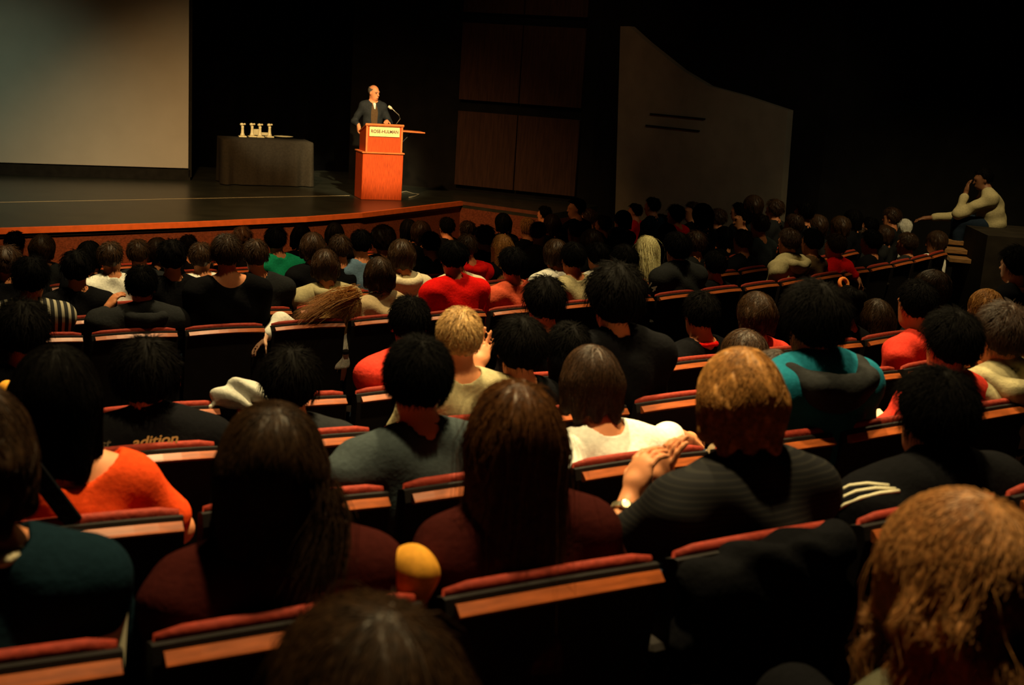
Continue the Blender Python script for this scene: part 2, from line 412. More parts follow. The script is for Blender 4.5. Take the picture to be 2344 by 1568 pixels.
def arm_prims(s, sw, elbow, wrist, J, hand=None, thick=1.):
    S = J((s*sw, .155, .972)); e = np.array(elbow); wv = np.array(wrist)
    P = [(C_(S, e, .052*thick, .040*thick), .03), (C_(e, wv, .042*thick, .027*thick), .02)]
    d = unit(wv-e)
    if hand is None: P += hand_prims(wv+d*.02, unit(d+np.array([0, .3, -.15])), (0, 0, -1), s, .5)
    else: P += hand_prims(wv+d*.015, hand.get('f', d), hand.get('n', (0, 0, -1)), s*hand.get('flip', 1), hand.get('curl', .5), hand.get('size', 1.), hand.get('spread', 0), hand.get('curls'))
    return P
TROUSER = SHOE = None
def lower_meshes():
    global TROUSER, SHOE
    if TROUSER is None:
        f = Fld([(E_((0, .235, .53), (.178, .148, .10)), 0)]+[(grow(p, .014), k) for p, k in LEG[:4]], .016)
        X, Y, Z = f.grid(); f.F += (.004*np.sin(Z*40+Y*12)*np.sin(X*30)).astype(np.float32); f.F = np.maximum(f.F, Z-.62).astype(np.float32); TROUSER = f.mesh('trousers')
        SHOE = [Fld([(grow(LEG[4+i][0], .014), 0), (E_((s*.137, .69, .035), (.048, .13, .034)), .02)], .014).mesh('shoe') for i, s in enumerate((-1, 1))]
    return TROUSER, SHOE

def folds(X, Y, Z, a=.006, ph=0.):
    return a*(np.sin(Z*34+X*11+3*np.sin(Y*9+X*7+ph)+ph)*.5+np.sin(X*27-Z*17+2.5*np.sin(Z*13+ph))*.4+np.sin(Y*31+Z*9+X*22+ph)*.3)
def person_meshes(o, hc, J, hr, near):
    """body, top, hood of one seated figure in its own frame (origin on the floor at the seat back)"""
    h = {0: .0105, 1: .0125, 2: .016}[near]; h = o.get('h', h)
    T, sw = torso_prims(o.get('w', 1.), o.get('fem', False)); T = [(xf(p, J), k) for p, k in T]
    hf = lambda p: hc+hr@np.asarray(p)
    N0 = J((0, .15, 1.03)); N1 = hc+hr@np.array((0, -.022, -.06))
    neck = [(C_(N0, N1, .056 if not o.get('fem') else .047, .050 if not o.get('fem') else .043), .035)]
    H = [(xf(p, hf, hr), k) for p, k in HEAD]
    arms = {}; A = []
    for s in (-1, 1):
        a = o.get('arm', {}).get(s)
        e, wv = SEAT_ARMS[s] if a is None else (a['e'], a['w'])
        arms[s] = (np.array(e, float), np.array(wv, float)); A += arm_prims(s, sw, e, wv, J, None if a is None else a.get('hand'))
    body = Fld(T+LEG+A+neck+[(H[0][0], .02)]+H[1:], h)
    me_b = body.mesh('body')
    # top
    t = o.get('loose', .013); P = [(grow(p, t), k) for p, k in T]
    sl = o.get('sleeve', 'long')
    for s in (-1, 1):
        S = J((s*sw, .155, .972)); e, wv = arms[s]
        if sl == 'long': P += [(C_(S, e, .052+t, .044+t), .04), (C_(e, e+(wv-e)*.95, .044+t, .034+t*.6), .03)]
        elif sl == 'short': P += [(C_(S, S+(e-S)*.72, .056+t, .053+t), .04)]
    if sl == 'tank': P = P[:3]+[(C_(J((s*sw*.5, .155, 1.0)), J((s*sw*.62, .155, 1.0)), .052+t), .05) for s in (-1, 1)]
    fl = Fld(P, h, .035); X, Y, Z = fl.grid()
    fl.F += folds(X, Y, Z, o.get('fold', .006), o.get('ph', 0.)).astype(np.float32)
    nk = J((0, .165, 1.075)); r = {'tank': (.10, .10, .085), 'short': (.072, .074, .05), 'long': (.068, .072, .05)}[sl]
    if o.get('neckcut'): r = o['neckcut']
    fl.sub(E_(nk, r), .008)
    fl.F = np.maximum(fl.F, (.50-Z)).astype(np.float32)
    me_t = fl.mesh('top')
    me_h = None
    if o.get('hood'):
        c = J((0, .155, 1.03)); q = o.get('hoodsize', 1.)
        pts = [c+np.array(v)*q for v in ((-.085, .06, .0), (-.120, -.02, .012), (-.095, -.09, .0), (0, -.12, -.008), (.095, -.09, .0), (.120, -.02, .012), (.085, .06, .0))]
        P = [(E_(c+np.array((0, -.080, -.025))*q, np.array((.118, .050, .062))*q), 0)]
        for a, b in zip(pts[:-1], pts[1:]): P.append((C_(a, b, .030*q), .03))
        fh = Fld(P, h*.8, .03); X, Y, Z = fh.grid(); fh.F += folds(X, Y, Z, .006, 2.).astype(np.float32)
        fh.sub(E_(c+np.array((0, -.03, .05))*q, np.array((.095, .085, .075))*q), .015)
        me_h = fh.mesh('hood')
    if o.get('collar'):
        c = J((0, .150, 1.052)); q = [c+np.array((.074*math.cos(a), .078*math.sin(a), .012*math.sin(a)*-1)) for a in np.linspace(0, 2*math.pi, 13)]
        me_h = Fld([(C_(a, b, .012), .008) for a, b in zip(q[:-1], q[1:])], .007).mesh('collar')
    return me_b, me_t, me_h
# ------------------------------------------------------------------ plan of the hall
CX, CY = -13.591, 26.616                     # centre of the curved rows
TOP = {'Z': (28.85, -.86), 'A': (27.90, -1.0), 'B': (26.95, -1.138), 'C': (26.0, -1.278), 'D': (25.05, -1.418), 'E': (22.455, -1.691),
       'F': (21.50, -1.80), 'G': (20.55, -1.905), 'H': (19.60, -2.01), 'I': (18.65, -2.11), 'J': (17.70, -2.20), 'K': (16.75, -2.28)}
ROWS = 'ZABCDEFGHIJK'; SH = .85; STAGE = -2.1; E_END = .9645
def ring(R, th, z=0): return np.array([CX+R*math.sin(th), CY-R*math.cos(th), z])
def cylpt(px, py, R):
    v = ray(px, py); a = v[0]**2+v[1]**2; b = -2*(v[0]*CX+v[1]*CY); c = CX*CX+CY*CY-R*R
    return v*((-b-math.sqrt(max(b*b-4*a*c, 0)))/2/a)
def proj(P):
    P = np.asarray(P, float); d = P@CF; return 1172+F_PX*(P@CR)/d, 784-F_PX*(P@CU)/d, d

carpet = mat('carpet_dark', (.012, .008, .007), .95, .05, .3, 25, bump=.3)
black_wall = mat('black_drape', (.0045, .0045, .005), .95, .03, .3, 6)
dark_wall = mat('dark_wall', (.010, .009, .008), .9, .05, .2, 4)

# stepped floor
m = MB(); TH = np.linspace(-.35, 1.45, 61)
edges = []
for i, r in enumerate(ROWS):
    R, z = TOP[r]; lo = R-.80; hi = R+.15
    if r == 'Z': hi = R+3.2
    if r == 'E': hi = TOP['D'][0]-.80
    if r == 'K': lo = 13.0
    edges.append((lo, hi, z-SH))
for lo, hi, z in edges:
    zb = z-.5
    V = []; 
    for th in TH: V += [ring(lo, th, z), ring(hi, th, z), ring(hi, th, zb), ring(lo, th, zb)]
    F = []
    for k in range(len(TH)-1):
        a = 4*k; b = a+4
        F += [(a, b, b+1, a+1), (a+1, b+1, b+2, a+2), (a+3, a+2, b+2, b+3), (a, a+3, b+3, b)]
    m.add(V, F)
m.prism([(-40, -12), (30, -12), (30, 40), (-40, 40)], -4.2, -3.75)
tag(m.build('floor', carpet), kind='structure')

# stage platform with a front following the curve
front = [(-13.0, 11.9), (-10.2, 11.75), (-7.6, 12.5)]+[tuple(at_z(x, y, STAGE)[:2]) for x, y in ((0, 523), (200, 517), (432, 509), (700, 497), (827, 488), (930, 476), (1006, 467), (1057, 461))]
corner = tuple(at_z(1262, 489, STAGE)[:2])
poly = front+[corner, (1.5, 20.6), (2.2, 30), (-22, 30), (-22, 14)]
stage_mat = mat('stage_floor', (.028, .031, .024), .30, .5, .25, 3)
wood_face = mat('stage_fascia_wood', (.17, .045, .02), .6, .2, .35, 6, kind='plank')
nose_mat = mat('stage_nosing_wood', (.78, .16, .035), .5, .3, .12, 12)
tag(MB().prism(poly, STAGE-.10, STAGE-.001).build('floor', stage_mat), kind='structure')
inset = lambda P, d: [(x-d*.35*0+(CX-x)/math.hypot(CX-x, CY-y)*d, y+(CY-y)/math.hypot(CX-x, CY-y)*d) for x, y in P]
tag(MB().prism(inset(front, .02)+[corner]+poly[len(front)+1:], -3.7, STAGE-.10).build('wall_stage_front', wood_face), kind='structure')
def strip(path, w, z0, z1, nm, mt):
    m = MB(); inn = inset(path, w); n = len(path); V = []
    for (a, b), (c, d) in zip(path, inn): V += [(a, b, z1), (c, d, z1), (c, d, z0), (a, b, z0)]
    F = []
    for k in range(n-1):
        a = 4*k; b = a+4; F += [(a, b, b+1, a+1), (a+3, b+3, b, a), (a+1, b+1, b+2, a+2), (a+2, b+2, b+3, a+3)]
    F += [(0, 1, 2, 3), (4*n-4, 4*n-1, 4*n-2, 4*n-3)]
    m.add(V, F); return tag(m.build(nm, mt), kind='structure')
path = []
for i in range(len(front)-1):
    for t in (0, .5): path.append(tuple(np.array(front[i])*(1-t)+np.array(front[i+1])*t))
path.append(front[-1])
out = inset(path, -.025)
strip(out, .06, STAGE-.062, STAGE+.004, 'trim_stage_edge', nose_mat)
strip([front[-1], tuple((np.array(front[-1])+corner)/2), corner], .05, STAGE-.05, STAGE+.003, 'trim_stage_side', mat('side_ledge_wood', (.16, .05, .025), .6, .2, .2, 8))
# thin shiny tape line on the boards
tl = [at_z(x, y, STAGE) for x, y in ((-300, 469), (0, 463), (218, 459), (436, 454.5), (618, 451), (800, 447.5))]
m = MB()
for a, b in zip(tl[:-1], tl[1:]):
    d = unit(b-a); nn = np.array([-d[1], d[0], 0])*.011
    m.add([a-nn+[0, 0, .0015], b-nn+[0, 0, .0015], b+nn+[0, 0, .0015], a+nn+[0, 0, .0015], a-nn, b-nn, b+nn, a+nn], [(0, 1, 2, 3), (0, 4, 5, 1), (3, 2, 6, 7)])
tag(m.build('tape_line', mat('glossy_tape', (.75, .68, .45), .3, .6)), 'long thin pale tape line running across the dark stage floor', 'tape')

# projection screen facing the house axis
AX = np.array([.3535, -.9354, 0]); LT = np.array([.9354, .3535, 0]); SCR = math.atan2(LT[1], LT[0])
RS = np.array([LT, -AX, [0, 0, 1]]).T           # local x = along the stage, y = upstage
P0 = at_plane(431, 386, (-5.46, 20.03, 0), AX)
t = empty('projection_screen', (*P0[:2], STAGE), SCR)
tag(t, 'huge blank grey projection screen at the left of the stage', 'screen')
MB().box((-5.3, .03, .19+3.0), (10.6, .04, 6.0)).build('screen_surface', mat('screen_white', (.62, .62, .58), .9, .1, .04, 2), t)
MB().box((-5.3, .02, .085), (10.66, .09, .17)).build('lower_border', mat('screen_black_border', (.02, .02, .018), .85, .1, .2, 10), t)
MB().box((.025, .02, 3.15), (.05, .09, 6.2)).build('side_border', mat('screen_black_border', ()), t)
# black drapes behind
m = MB(); V = []; n = 120
for k in range(n+1):
    u = -22+k*(27.0/n); q = np.array([-5.46, 20.03, 0])+LT*u-AX*(2.4+.09*math.sin(k*1.9)); V += [(q[0], q[1], STAGE), (q[0], q[1], 7.5)]
m.add(V, [(2*k, 2*k+2, 2*k+3, 2*k+1) for k in range(n)]); o = m.build('black_stage_drape', black_wall, smooth=True)
o.modifiers.new('solid', 'SOLIDIFY').thickness = .02
tag(o, 'black full-height stage drape hanging behind the screen and lectern', 'curtain')

# proscenium side: three stacked pairs of wood panels
panel_mat = mat('panel_wood', (.050, .022, .013), .6, .2, .3, 3, kind='wood')
pw = at_depth(1052, 424, 21); pe = at_depth(1320, 449, 20.25); dirp = unit([pe[0]-pw[0], pe[1]-pw[1], 0]); nrm = np.array([dirp[1], -dirp[0], 0])
def pan_pt(px, py): return at_plane(px, py, pw, nrm)
rz = math.atan2(dirp[1], dirp[0]); wid = float(np.dot(pan_pt(1332, 249)-pw, dirp)); x0 = float(np.dot(pan_pt(1052, 258)-pw, dirp))
for (ytop, ybot, lab) in ((-60, 33, 'topmost'), (58, 237, 'middle'), (264, 436, 'lowest')):
    zt = pan_pt(1190, ytop)[2]; zb = pan_pt(1190, ybot)[2]; mid = (x0+wid)/2
    t = empty('wood_wall_panel', (pw[0], pw[1], zb), rz); tag(t, f'{lab} of the three big square brown wood panels right of the stage', 'wall panel')
    for a, b in ((x0, mid-.012), (mid+.012, wid)):
        MB().box(((a+b)/2, -.03, (zt-zb)/2), (b-a, .06, zt-zb)).build('panel_board', panel_mat, t)
q0 = pw-dirp*2.2-nrm*.06; q1 = pw+dirp*4.1-nrm*.06
m = MB(); m.add([(*q0[:2], STAGE-1.8), (*q1[:2], STAGE-1.8), (*q1[:2], 7.5), (*q0[:2], 7.5)]+[(*(q-nrm*.15)[:2], z) for q, z in ((q0, STAGE-1.8), (q1, STAGE-1.8), (q1, 7.5), (q0, 7.5))],
      [(0, 1, 2, 3), (4, 7, 6, 5), (0, 4, 5, 1), (1, 5, 6, 2), (2, 6, 7, 3), (3, 7, 4, 0)])
tag(m.build('wall_proscenium', dark_wall), kind='structure')
# lit part of angled wall: light put into colour, sloping shadow edge into outline
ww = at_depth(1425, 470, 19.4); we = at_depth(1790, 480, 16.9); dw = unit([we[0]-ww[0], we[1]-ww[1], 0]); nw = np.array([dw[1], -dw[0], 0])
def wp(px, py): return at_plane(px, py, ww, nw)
def slab(pts, th, m_, nm, n_=nw):
    n = len(pts); V = [tuple(p) for p in pts]+[tuple(p-n_*th) for p in pts]
    F = [tuple(range(n)), tuple(range(n, 2*n))[::-1]]+[(i, i+n, (i+1) % n+n, (i+1) % n) for i in range(n)]
    return tag(MB().add(V, F).build(nm, m_), kind='structure')
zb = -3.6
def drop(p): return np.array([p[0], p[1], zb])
slab([drop(wp(1420, 480)), drop(wp(1785, 490)), wp(1785, 490), wp(1803, 252), wp(1700, 218), wp(1620, 196), wp(1560, 160), wp(1480, 96), wp(1440, 60), wp(1420, 60)], .12, mat('lit_wall_beige', (.27, .225, .15), .9, .1, .12, 3), 'wall_right')
for (xa, ya, xb, yb) in ((1490, 262, 1615, 271), (1480, 288, 1602, 299)):
    a, b = wp(xa, ya), wp(xb, yb); m = MB(); c = (a+b)/2+nw*.01; L = np.linalg.norm(b-a)
    R = np.array([dw, -nw, [0, 0, 1]]).T
    tag(m.box(c, (L, .03, .022), R).build('trim_1', mat('dark_trim', (.01, .01, .009), .8, .1)), kind='structure')
a_ = ww-dw*1.1-nw*.15; b_ = we+dw*.4-nw*.25; c_ = b_+np.array([14., -4.5, 0]); d_ = c_+np.array([1.5, -24, 0])
for i, (a, b) in enumerate(((a_, b_), (b_, c_), (c_, d_))):
    d = unit(b-a); nn = np.array([d[1], -d[0], 0]); a = a.copy(); b = b.copy(); a[2] = b[2] = -4
    up = np.array([0, 0, 11.5]); slab([a, b, b+up, a+up], .15, dark_wall, 'wall_right', nn)
q = at_depth(1952, 420, 17.5)
tag(MB().box((q[0], q[1], q[2]), (.66, .08, .75), rotm(0, 0, -.6)).build('wall_right', mat('grey_patch', (.05, .045, .035), .9, .1)), kind='structure')
tag(MB().box((-4, 8, 7.6), (60, 60, .2)).build('ceiling', dark_wall), kind='structure')
tag(MB().box((-4, -8, 1.5), (60, .2, 12.5)).build('wall_back', dark_wall), kind='structure')
tag(MB().box((-24, 8, 1.5), (.2, 46, 12.5)).build('wall_left', dark_wall), kind='structure')

# ------------------------------------------------------------------ theatre seats
upholst = mat('maroon_upholstery', (.30, .030, .014), .75, .25, .2, 60, bump=.3)
railwood = mat('seat_rail_wood', (.38, .088, .021), .34, .5, .3, 10, kind='plank')
darkback = mat('seat_back_shell', (.010, .007, .006), .7, .2, .2, 12)
blackmetal = mat('black_metal', (.01, .01, .01), .5, .4)
def extr(prof, x0, x1, n=9, crown=.012, endr=0.):
    V = []; k = len(prof); xs = np.linspace(x0, x1, n)
    yc = np.mean([p[0] for p in prof]); zt = max(p[1] for p in prof)
    for i, x in enumerate(xs):
        u = x/.25; s = 1-.35*(endr > 0)*(i in (0, n-1))
        for (y, z) in prof:
            zz = zt+(z-zt)*1.0; cr = crown*(1-u*u)*max(0., (z-.5)/.35); yy = y+.018*(u*u)
            if s < 1: zz = zz-endr*.5*(z > .5); yy = yc+(yy-yc)*s
            V.append((x, yy, zz+cr))
    F = [(i*k+j, (i+1)*k+j, (i+1)*k+(j+1) % k, i*k+(j+1) % k) for i in range(n-1) for j in range(k)]
    F += [tuple(range(k)), tuple(range((n-1)*k, n*k))[::-1]]
    return MB().add(V, F)
def make_seat():
    r = empty('theatre_seat', (0, 0, 0))
    top = [(.028+.013*math.cos(a), .839+.013*math.sin(a)) for a in np.linspace(0, math.pi, 7)]
    prof = [(.12, .36), (.052, .80)]+top+[(.015, .80), (.06, .34)]
    extr(prof, -.248, .248, 11, endr=.014).build('cushion', upholst, r, True)
    extr([(.072, .24), (.050, .30), (-.008, .800), (.002, .833), (.013, .834), (.046, .822), (.108, .34)], -.256, .256).build('back_shell', darkback, r)
    extr([(-.026, .811), (-.030, .807), (-.020, .797), (-.004, .795), (-.004, .823), (-.010, .825)], -.238, .250).build('top_rail', railwood, r)
    MB().box((0, .33, .415), (.47, .44, .085), rotm(.06), .025).build('seat_pan', upholst, r, True)
    MB().box((-.28, .20, .62), (.052, .36, .035), None, .012).build('armrest', railwood if False else darkback, r)
    MB().box((-.28, .22, .30), (.035, .26, .60), None, .006).build('pedestal', blackmetal, r)
    return r
seat0 = make_seat(); seat_kids = list(seat0.children); seat_used = False
ROWNAME = {'Z': 'bottom edge row nearest the camera', 'A': 'first full row from the camera', 'B': 'second full row from the camera', 'C': 'third full row from the camera', 'D': 'last row before the cross aisle',
           'E': 'first row beyond the cross aisle', 'F': 'second row beyond the cross aisle', 'G': 'third row beyond the cross aisle', 'H': 'fourth row beyond the cross aisle',
           'I': 'fifth row beyond the cross aisle', 'J': 'second row from the stage', 'K': 'row nearest the stage'}
PH = {'A': .48423, 'B': .49574, 'E': .51553}
def az_of(px, py, r): P = at_z(px, py, TOP[r][1]); return math.atan2(P[0]-CX, CY-P[1])
PH['C'] = az_of(1454, 921, 'C'); PH['D'] = az_of(1984, 776, 'D'); PH['F'] = az_of(1682, 615, 'F')
for i, r in enumerate('ZGHIJK'): PH[r] = .5+.011*i
PITCHW = .56
def seats_in_row(r):
    R, z = TOP[r]; da = PITCHW/R; out = []
    for k in range(-60, 60):
        th = PH[r]+(k+.5)*da
        if r in 'EFGHIJK' and th > E_END+.001: continue
        P = ring(R, th, z)
        if P[1] < .2: continue
        x, y, d = proj(P)
        if d < .5 or x < -170*max(1, 3/d) or x > 2344+170*max(1, 3/d) or y > 2150: continue
        out.append(th)
    return sorted(out)
ORD = 'zero first second third fourth fifth sixth seventh eighth ninth tenth eleventh twelfth thirteenth fourteenth fifteenth sixteenth seventeenth eighteenth nineteenth twentieth'.split()
def ordn(n): return ORD[n] if n < len(ORD) else ('twenty-'+ORD[n-20] if n < 30 else f'{n}th')
SEATS = {}
for r in ROWS:
    for n, th in enumerate(seats_in_row(r)):
        if not seat_used: s = seat0; seat_used = True
        else:
            s = seat0.copy(); COL.objects.link(s)
            for c in seat_kids:
                cc = c.copy(); COL.objects.link(cc); cc.parent = s
        R, z = TOP[r]; s.location = ring(R, th, z-SH); s.rotation_euler = (0, 0, th)
        tag(s, f'maroon padded theatre seat, {ordn(n+1)} from the left in the {ROWNAME[r]}', 'seat', 'theatre seats in the '+ROWNAME[r])
        SEATS.setdefault(r, []).append(th)
print('seats', {k: len(v) for k, v in SEATS.items()})
# ------------------------------------------------------------------ people
LECT = at_z(873, 457, STAGE)
SHARE = {}
GARB = {'hood': 'hood'}
def place(row, hx, hy, hair, hc, top, label, **o):
    R, z = TOP[row]; near = 0 if row in 'ZAB' else (1 if row in 'CDE' else 2); near = o.get('near', near)
    off = .19+o.get('lean', 0)
    Hd = cylpt(hx, hy, R-off)
    if row in 'FGHIJK':
        lim = 99 if hx < 1400 else (18.3-(hx-1425)/365*2.5 if hx < 1800 else 15.2)
        while Hd@CF > lim and row != 'F': row = ROWS[ROWS.index(row)-1]; R, z = TOP[row]; Hd = cylpt(hx, hy, R-off)
    az = math.atan2(Hd[0]-CX, CY-Hd[1]) - o.get('sx', 0)/R
    root = ring(R, az, z-SH); c, s = math.cos(az), math.sin(az)
    tol = lambda P: np.array([c*(P[0]-root[0])+s*(P[1]-root[1]), -s*(P[0]-root[0])+c*(P[1]-root[1]), P[2]-root[2]])
    hl = tol(Hd)
    tx, ty = LECT[0]-Hd[0], LECT[1]-Hd[1]; yaw = math.atan2(-tx, ty)-az
    yaw = (yaw*.75 if 'yaw' not in o else 0)+o.get('yaw', 0); nod = o.get('nod', -.06); tilt = o.get('tilt', 0)
    if near == 2:
        q = np.round((hl-np.array([0, .19, 1.20]))/.05)*.05; q[1] = 0; hq = np.array([0, .19, 1.20])+q
        rootz = hl[2]-hq[2]; hl = hq; yaw = round(yaw/.3)*.3; root = root+np.array([0, 0, np.clip(rootz, -.03, .03)])
    p = empty('person', root, az)
    tag(p, label, 'person', o.get('group'))
    hr = rotm(nod, tilt, yaw)
    J = sit_joint_map(hl[2]-1.20, hl[1]-.19, hl[0])
    if 'armpx' in o:
        o['arm'] = {}
        for sgn, d in o['armpx'].items():
            e = tol(cylpt(*d['e'][:2], R-d['e'][2])); wv = tol(cylpt(*d['w'][:2], R-d['w'][2])); hnd = dict(d.get('hand', {}))
            if 'f' in d: hnd['f'] = unit(tol(cylpt(*d['f'][:2], R-d['f'][2]))-wv)
            o['arm'][sgn] = dict(e=e, w=wv, hand=hnd or None)
    key = None
    if near == 2 and 'arm' not in o:
        key = (tuple(hl.round(3)), round(nod, 2), round(tilt, 2), round(yaw, 2), o.get('w', 1), o.get('fem', False), o.get('sleeve', 'long'), bool(o.get('hood')))
    if key and key in SHARE: mb, mt, mh = SHARE[key]
    else:
        mb, mt, mh = person_meshes(o, hl, J, hr, near)
        if key: SHARE[key] = (mb, mt, mh)
    link('body', mb, SKIN[o.get('skin', 'tan')], p)
    tm = MATS[top] if top in MATS else cloth(top)
    ob = link(o.get('garment', 'shirt'), mt, tm, p)
    if mh and o.get('collar'): link('collar', mh, cloth(o['collar']), p)
    elif mh: link('hood', mh, cloth(o['hood']) if isinstance(o['hood'], str) else tm, p)
    tr, sh = lower_meshes(); link('trousers', tr, cloth(o.get('pants', 'navy')), p); [link('shoe', q, cloth('black'), p) for q in sh]
    if hair != 'none':
        res, N, wd = {0: (.0055, 2600, .0011), 1: (.007, 900, .0016), 2: (.0105, 260, .0024)}[near]
        if row == 'Z': N = 9000
        if hair in ('crop', 'short', 'spiky'): N = int(N*1.7)
        hs = o.get('hs', 1.)
        me = hair_mesh(hair, res, N, wd*(1 if hair != 'crop' else .8), 0 if near == 2 else int(hx) % 5)
        m = cloth(hc) if hc in CLR and hc not in HAIR else HAIR[hc]
        h = link(o.get('hname', 'hair'), me, m, p); h.location = hl; h.rotation_euler = Matrix(hr.tolist()).to_euler(); h.scale = (hs, hs, hs)
    return p, ob, hl, hr, J

stripe_mat('stripe_track', CLR['black'], (.75, .70, .50), 1, 1, .0)
def tri_stripe(name, axis=0, w0=.0, gap=.022, duty=.45, lo=.0, hi=.07, base=CLR['black'], col=(.78, .72, .48)):
    m = stripe_mat(name, base, col, axis, 1/gap, duty)
    return m
stripe_mat('pinstripe', (.010, .010, .011), (.021, .020, .018), 2, 75, .3)
stripe_mat('grey_stripes', (.02, .02, .02), (.42, .38, .27), 0, 26, .42)

Hn = dict  # shorthand for arm settings
# --- nearest people
place('Z', 832, 1672, 'long', 'brown', 'charcoal', 'person with dull brown hair, only the crown seen at the bottom edge', w=1.0, hs=1.25, yaw=.1, pants='black')
place('Z', 2185, 1345, 'curly', 'ginger', 'olive', 'person with big blurry curly ginger blond hair at the bottom right corner', fem=True, hs=1.03, yaw=.15, garment='jacket', loose=.02, pants='black')
place('A', -62, 1060, 'shag', 'brown', 'tealnavy', 'person cut by the left edge in a dark blue green shirt over a pale collar', garment='shirt', w=1.02, sx=-.0, neckcut=(.085, .09, .06), collar='cream')
place('A', 622, 1080, 'bob', 'brown', 'maroon', 'person with dark brown hair in a dark maroon sweater at lower left', w=1.04, loose=.02, sx=-.03, garment='sweater')
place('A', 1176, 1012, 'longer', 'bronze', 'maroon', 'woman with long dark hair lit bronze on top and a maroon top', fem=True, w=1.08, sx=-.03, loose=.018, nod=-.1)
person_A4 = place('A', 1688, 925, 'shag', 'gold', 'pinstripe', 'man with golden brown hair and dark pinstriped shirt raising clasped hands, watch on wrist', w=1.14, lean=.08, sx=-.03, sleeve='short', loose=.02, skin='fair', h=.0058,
    armpx={-1: dict(e=(1392, 1262, .42), w=(1442, 1142, .50), f=(1478, 1040, .52), hand=dict(n=(1., .1, -.25), curls=(1.05, 1.0, .95, .9), size=1.05)),
           1: dict(e=(1640, 1235, .60), w=(1522, 1118, .64), f=(1538, 1040, .62), hand=dict(n=(.95, 0, -.35), curls=(.45, .6, .7, .75), size=1.0))})
place('A', 2135, 958, 'thick', 'black', 'black', 'person with black hair and black track jacket with three pale shoulder stripes', w=1.42, sx=.06, lean=.05, garment='jacket', loose=.045)
# --- row B
place('B', 130, 918, 'bob', 'black', 'orange', 'woman with thick black hair and bright orange wide-necked top, shoulder bare', fem=True, w=1.0, sleeve='short', skin='fair', sx=-.06, hs=1.06, neckcut=(.135, .12, .10), lean=.06)
place('B', 955, 876, 'short', 'black', 'slate', 'man with black hair and slate grey shirt sitting left of the bronze-haired woman', w=1.16, sx=-.02, hs=1.03, lean=.03, sleeve='short', neckcut=(.068, .072, .04), fold=.004,
    armpx={-1: dict(e=(772, 1100, .15), w=(840, 1150, .45))})
place('B', 1350, 882, 'bowl', 'darkbrown', 'white', 'person in bright cream white T-shirt with dark bowl-cut hair holding a phone', w=1.22, lean=.19, sx=-.05, sleeve='short', skin='fair', h=.008, fold=.005, neckcut=(.085, .085, .055), nod=-.15,
    armpx={1: dict(e=(1535, 1000, .38), w=(1572, 1005, .62), f=(1600, 1003, .70), hand=dict(n=(-.3, .1, -.9), curl=.35))})
place('B', 1768, 890, 'mop', 'brown', 'taupe', 'person in taupe shirt mostly hidden behind the golden-haired man', w=1.3, sx=-.02, lean=.08, loose=.02)
place('B', 1860, 742, 'thick', 'black', 'teal', 'big black-haired person in bright teal hoodie with dark olive hood', w=1.18, sx=-.05, hood='charcoal', hoodsize=1.32, loose=.034, hs=1.08, garment='hoodie')
place('B', 2172, 790, 'thick', 'black', 'coral', 'dark-haired person in coral pink top behind the striped track jacket', w=1.12, sx=.04, loose=.02)
place('B', 2292, 772, 'thick', 'darkbrown', 'oatmeal', 'dark-haired person in thick folded olive grey hoodie at the right edge', w=1.15, sx=-.02, hood='oatmeal', hoodsize=1.3, loose=.03, fold=.012, garment='hoodie')
# --- row C
pC1 = place('C', 335, 868, 'thick', 'black', 'black', 'black-haired person in black jacket with pale script lettering on its back', w=1.15, loose=.03, garment='jacket', hs=1.05)
place('C', 664, 882, 'thick', 'black', 'charcoal', 'black-haired person sitting right of the draped pale jacket', w=1.0, sx=.02, loose=.02)
place('C', 1050, 778, 'crop', 'blond', 'oatmeal', 'person with short blond cropped hair holding a hand up beside the face', w=1.05, skin='fair', sleeve='short', h=.008, neckcut=(.08, .08, .055),
    armpx={1: dict(e=(1110, 900, .36), w=(1094, 848, .40), f=(1112, 785, .44), hand=dict(n=(-.35, -.6, 0), curl=.22, spread=.12))})
place('C', 1188, 802, 'thick', 'black', 'black', 'black-haired person in black right of the blond cropped head', w=1.05)
place('C', 1300, 812, 'short', 'black', 'charcoal', 'dim dark person partly behind the bowl-cut head', w=1.)
place('C', 1404, 690, 'thick', 'black', 'black', 'tall broad black-haired man in plain black shirt at the centre right', w=1.28, hs=1.16, loose=.02)
place('C', 1700, 825, 'mop', 'brown', 'charcoal', 'person with reddish brown hair just above the golden-haired head', w=1.)
place('C', 2094, 700, 'short', 'black', 'coral', 'dark-haired man in bright orange red shirt near the right edge', w=1.08, lean=.06, sleeve='short', sx=-.06, skin='tan', yaw=-.3, fold=.008)
# --- row D
place('D', 55, 765, 'thick', 'black', 'black', 'black-haired person in black at the left edge beside a yellow bag', w=1.)
place('D', 936, 742, 'short', 'black', 'coral', 'black-haired person whose bright orange red sleeve shows at the left', w=1.22, sx=-.12, loose=.03, skin='tan')
place('D', 1244, 696, 'thick', 'black', 'black', 'black-haired person with a lit ear in front of the tall broad man', w=1.)
place('D', 1602, 722, 'short', 'black', 'black', 'man with black hair in black shirt with thin red collar line', w=1.05, yaw=-.3, neckcut=(.085, .09, .055), collar='red')
place('D', 1728, 725, 'mop', 'brown', 'coral', 'brown-haired person in orange top left of the teal hoodie', w=1.12, hs=1., sx=.04)
place('D', 1934, 702, 'bun', 'black', 'black', 'dark person with an orange hair tie ring on top of the head', w=.95, fem=True)
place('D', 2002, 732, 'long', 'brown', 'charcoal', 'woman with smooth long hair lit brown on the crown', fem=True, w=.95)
place('D', 2128, 668, 'mop', 'brown', 'charcoal', 'dim brown-haired person above the orange red shirt', w=.95, yaw=.6)
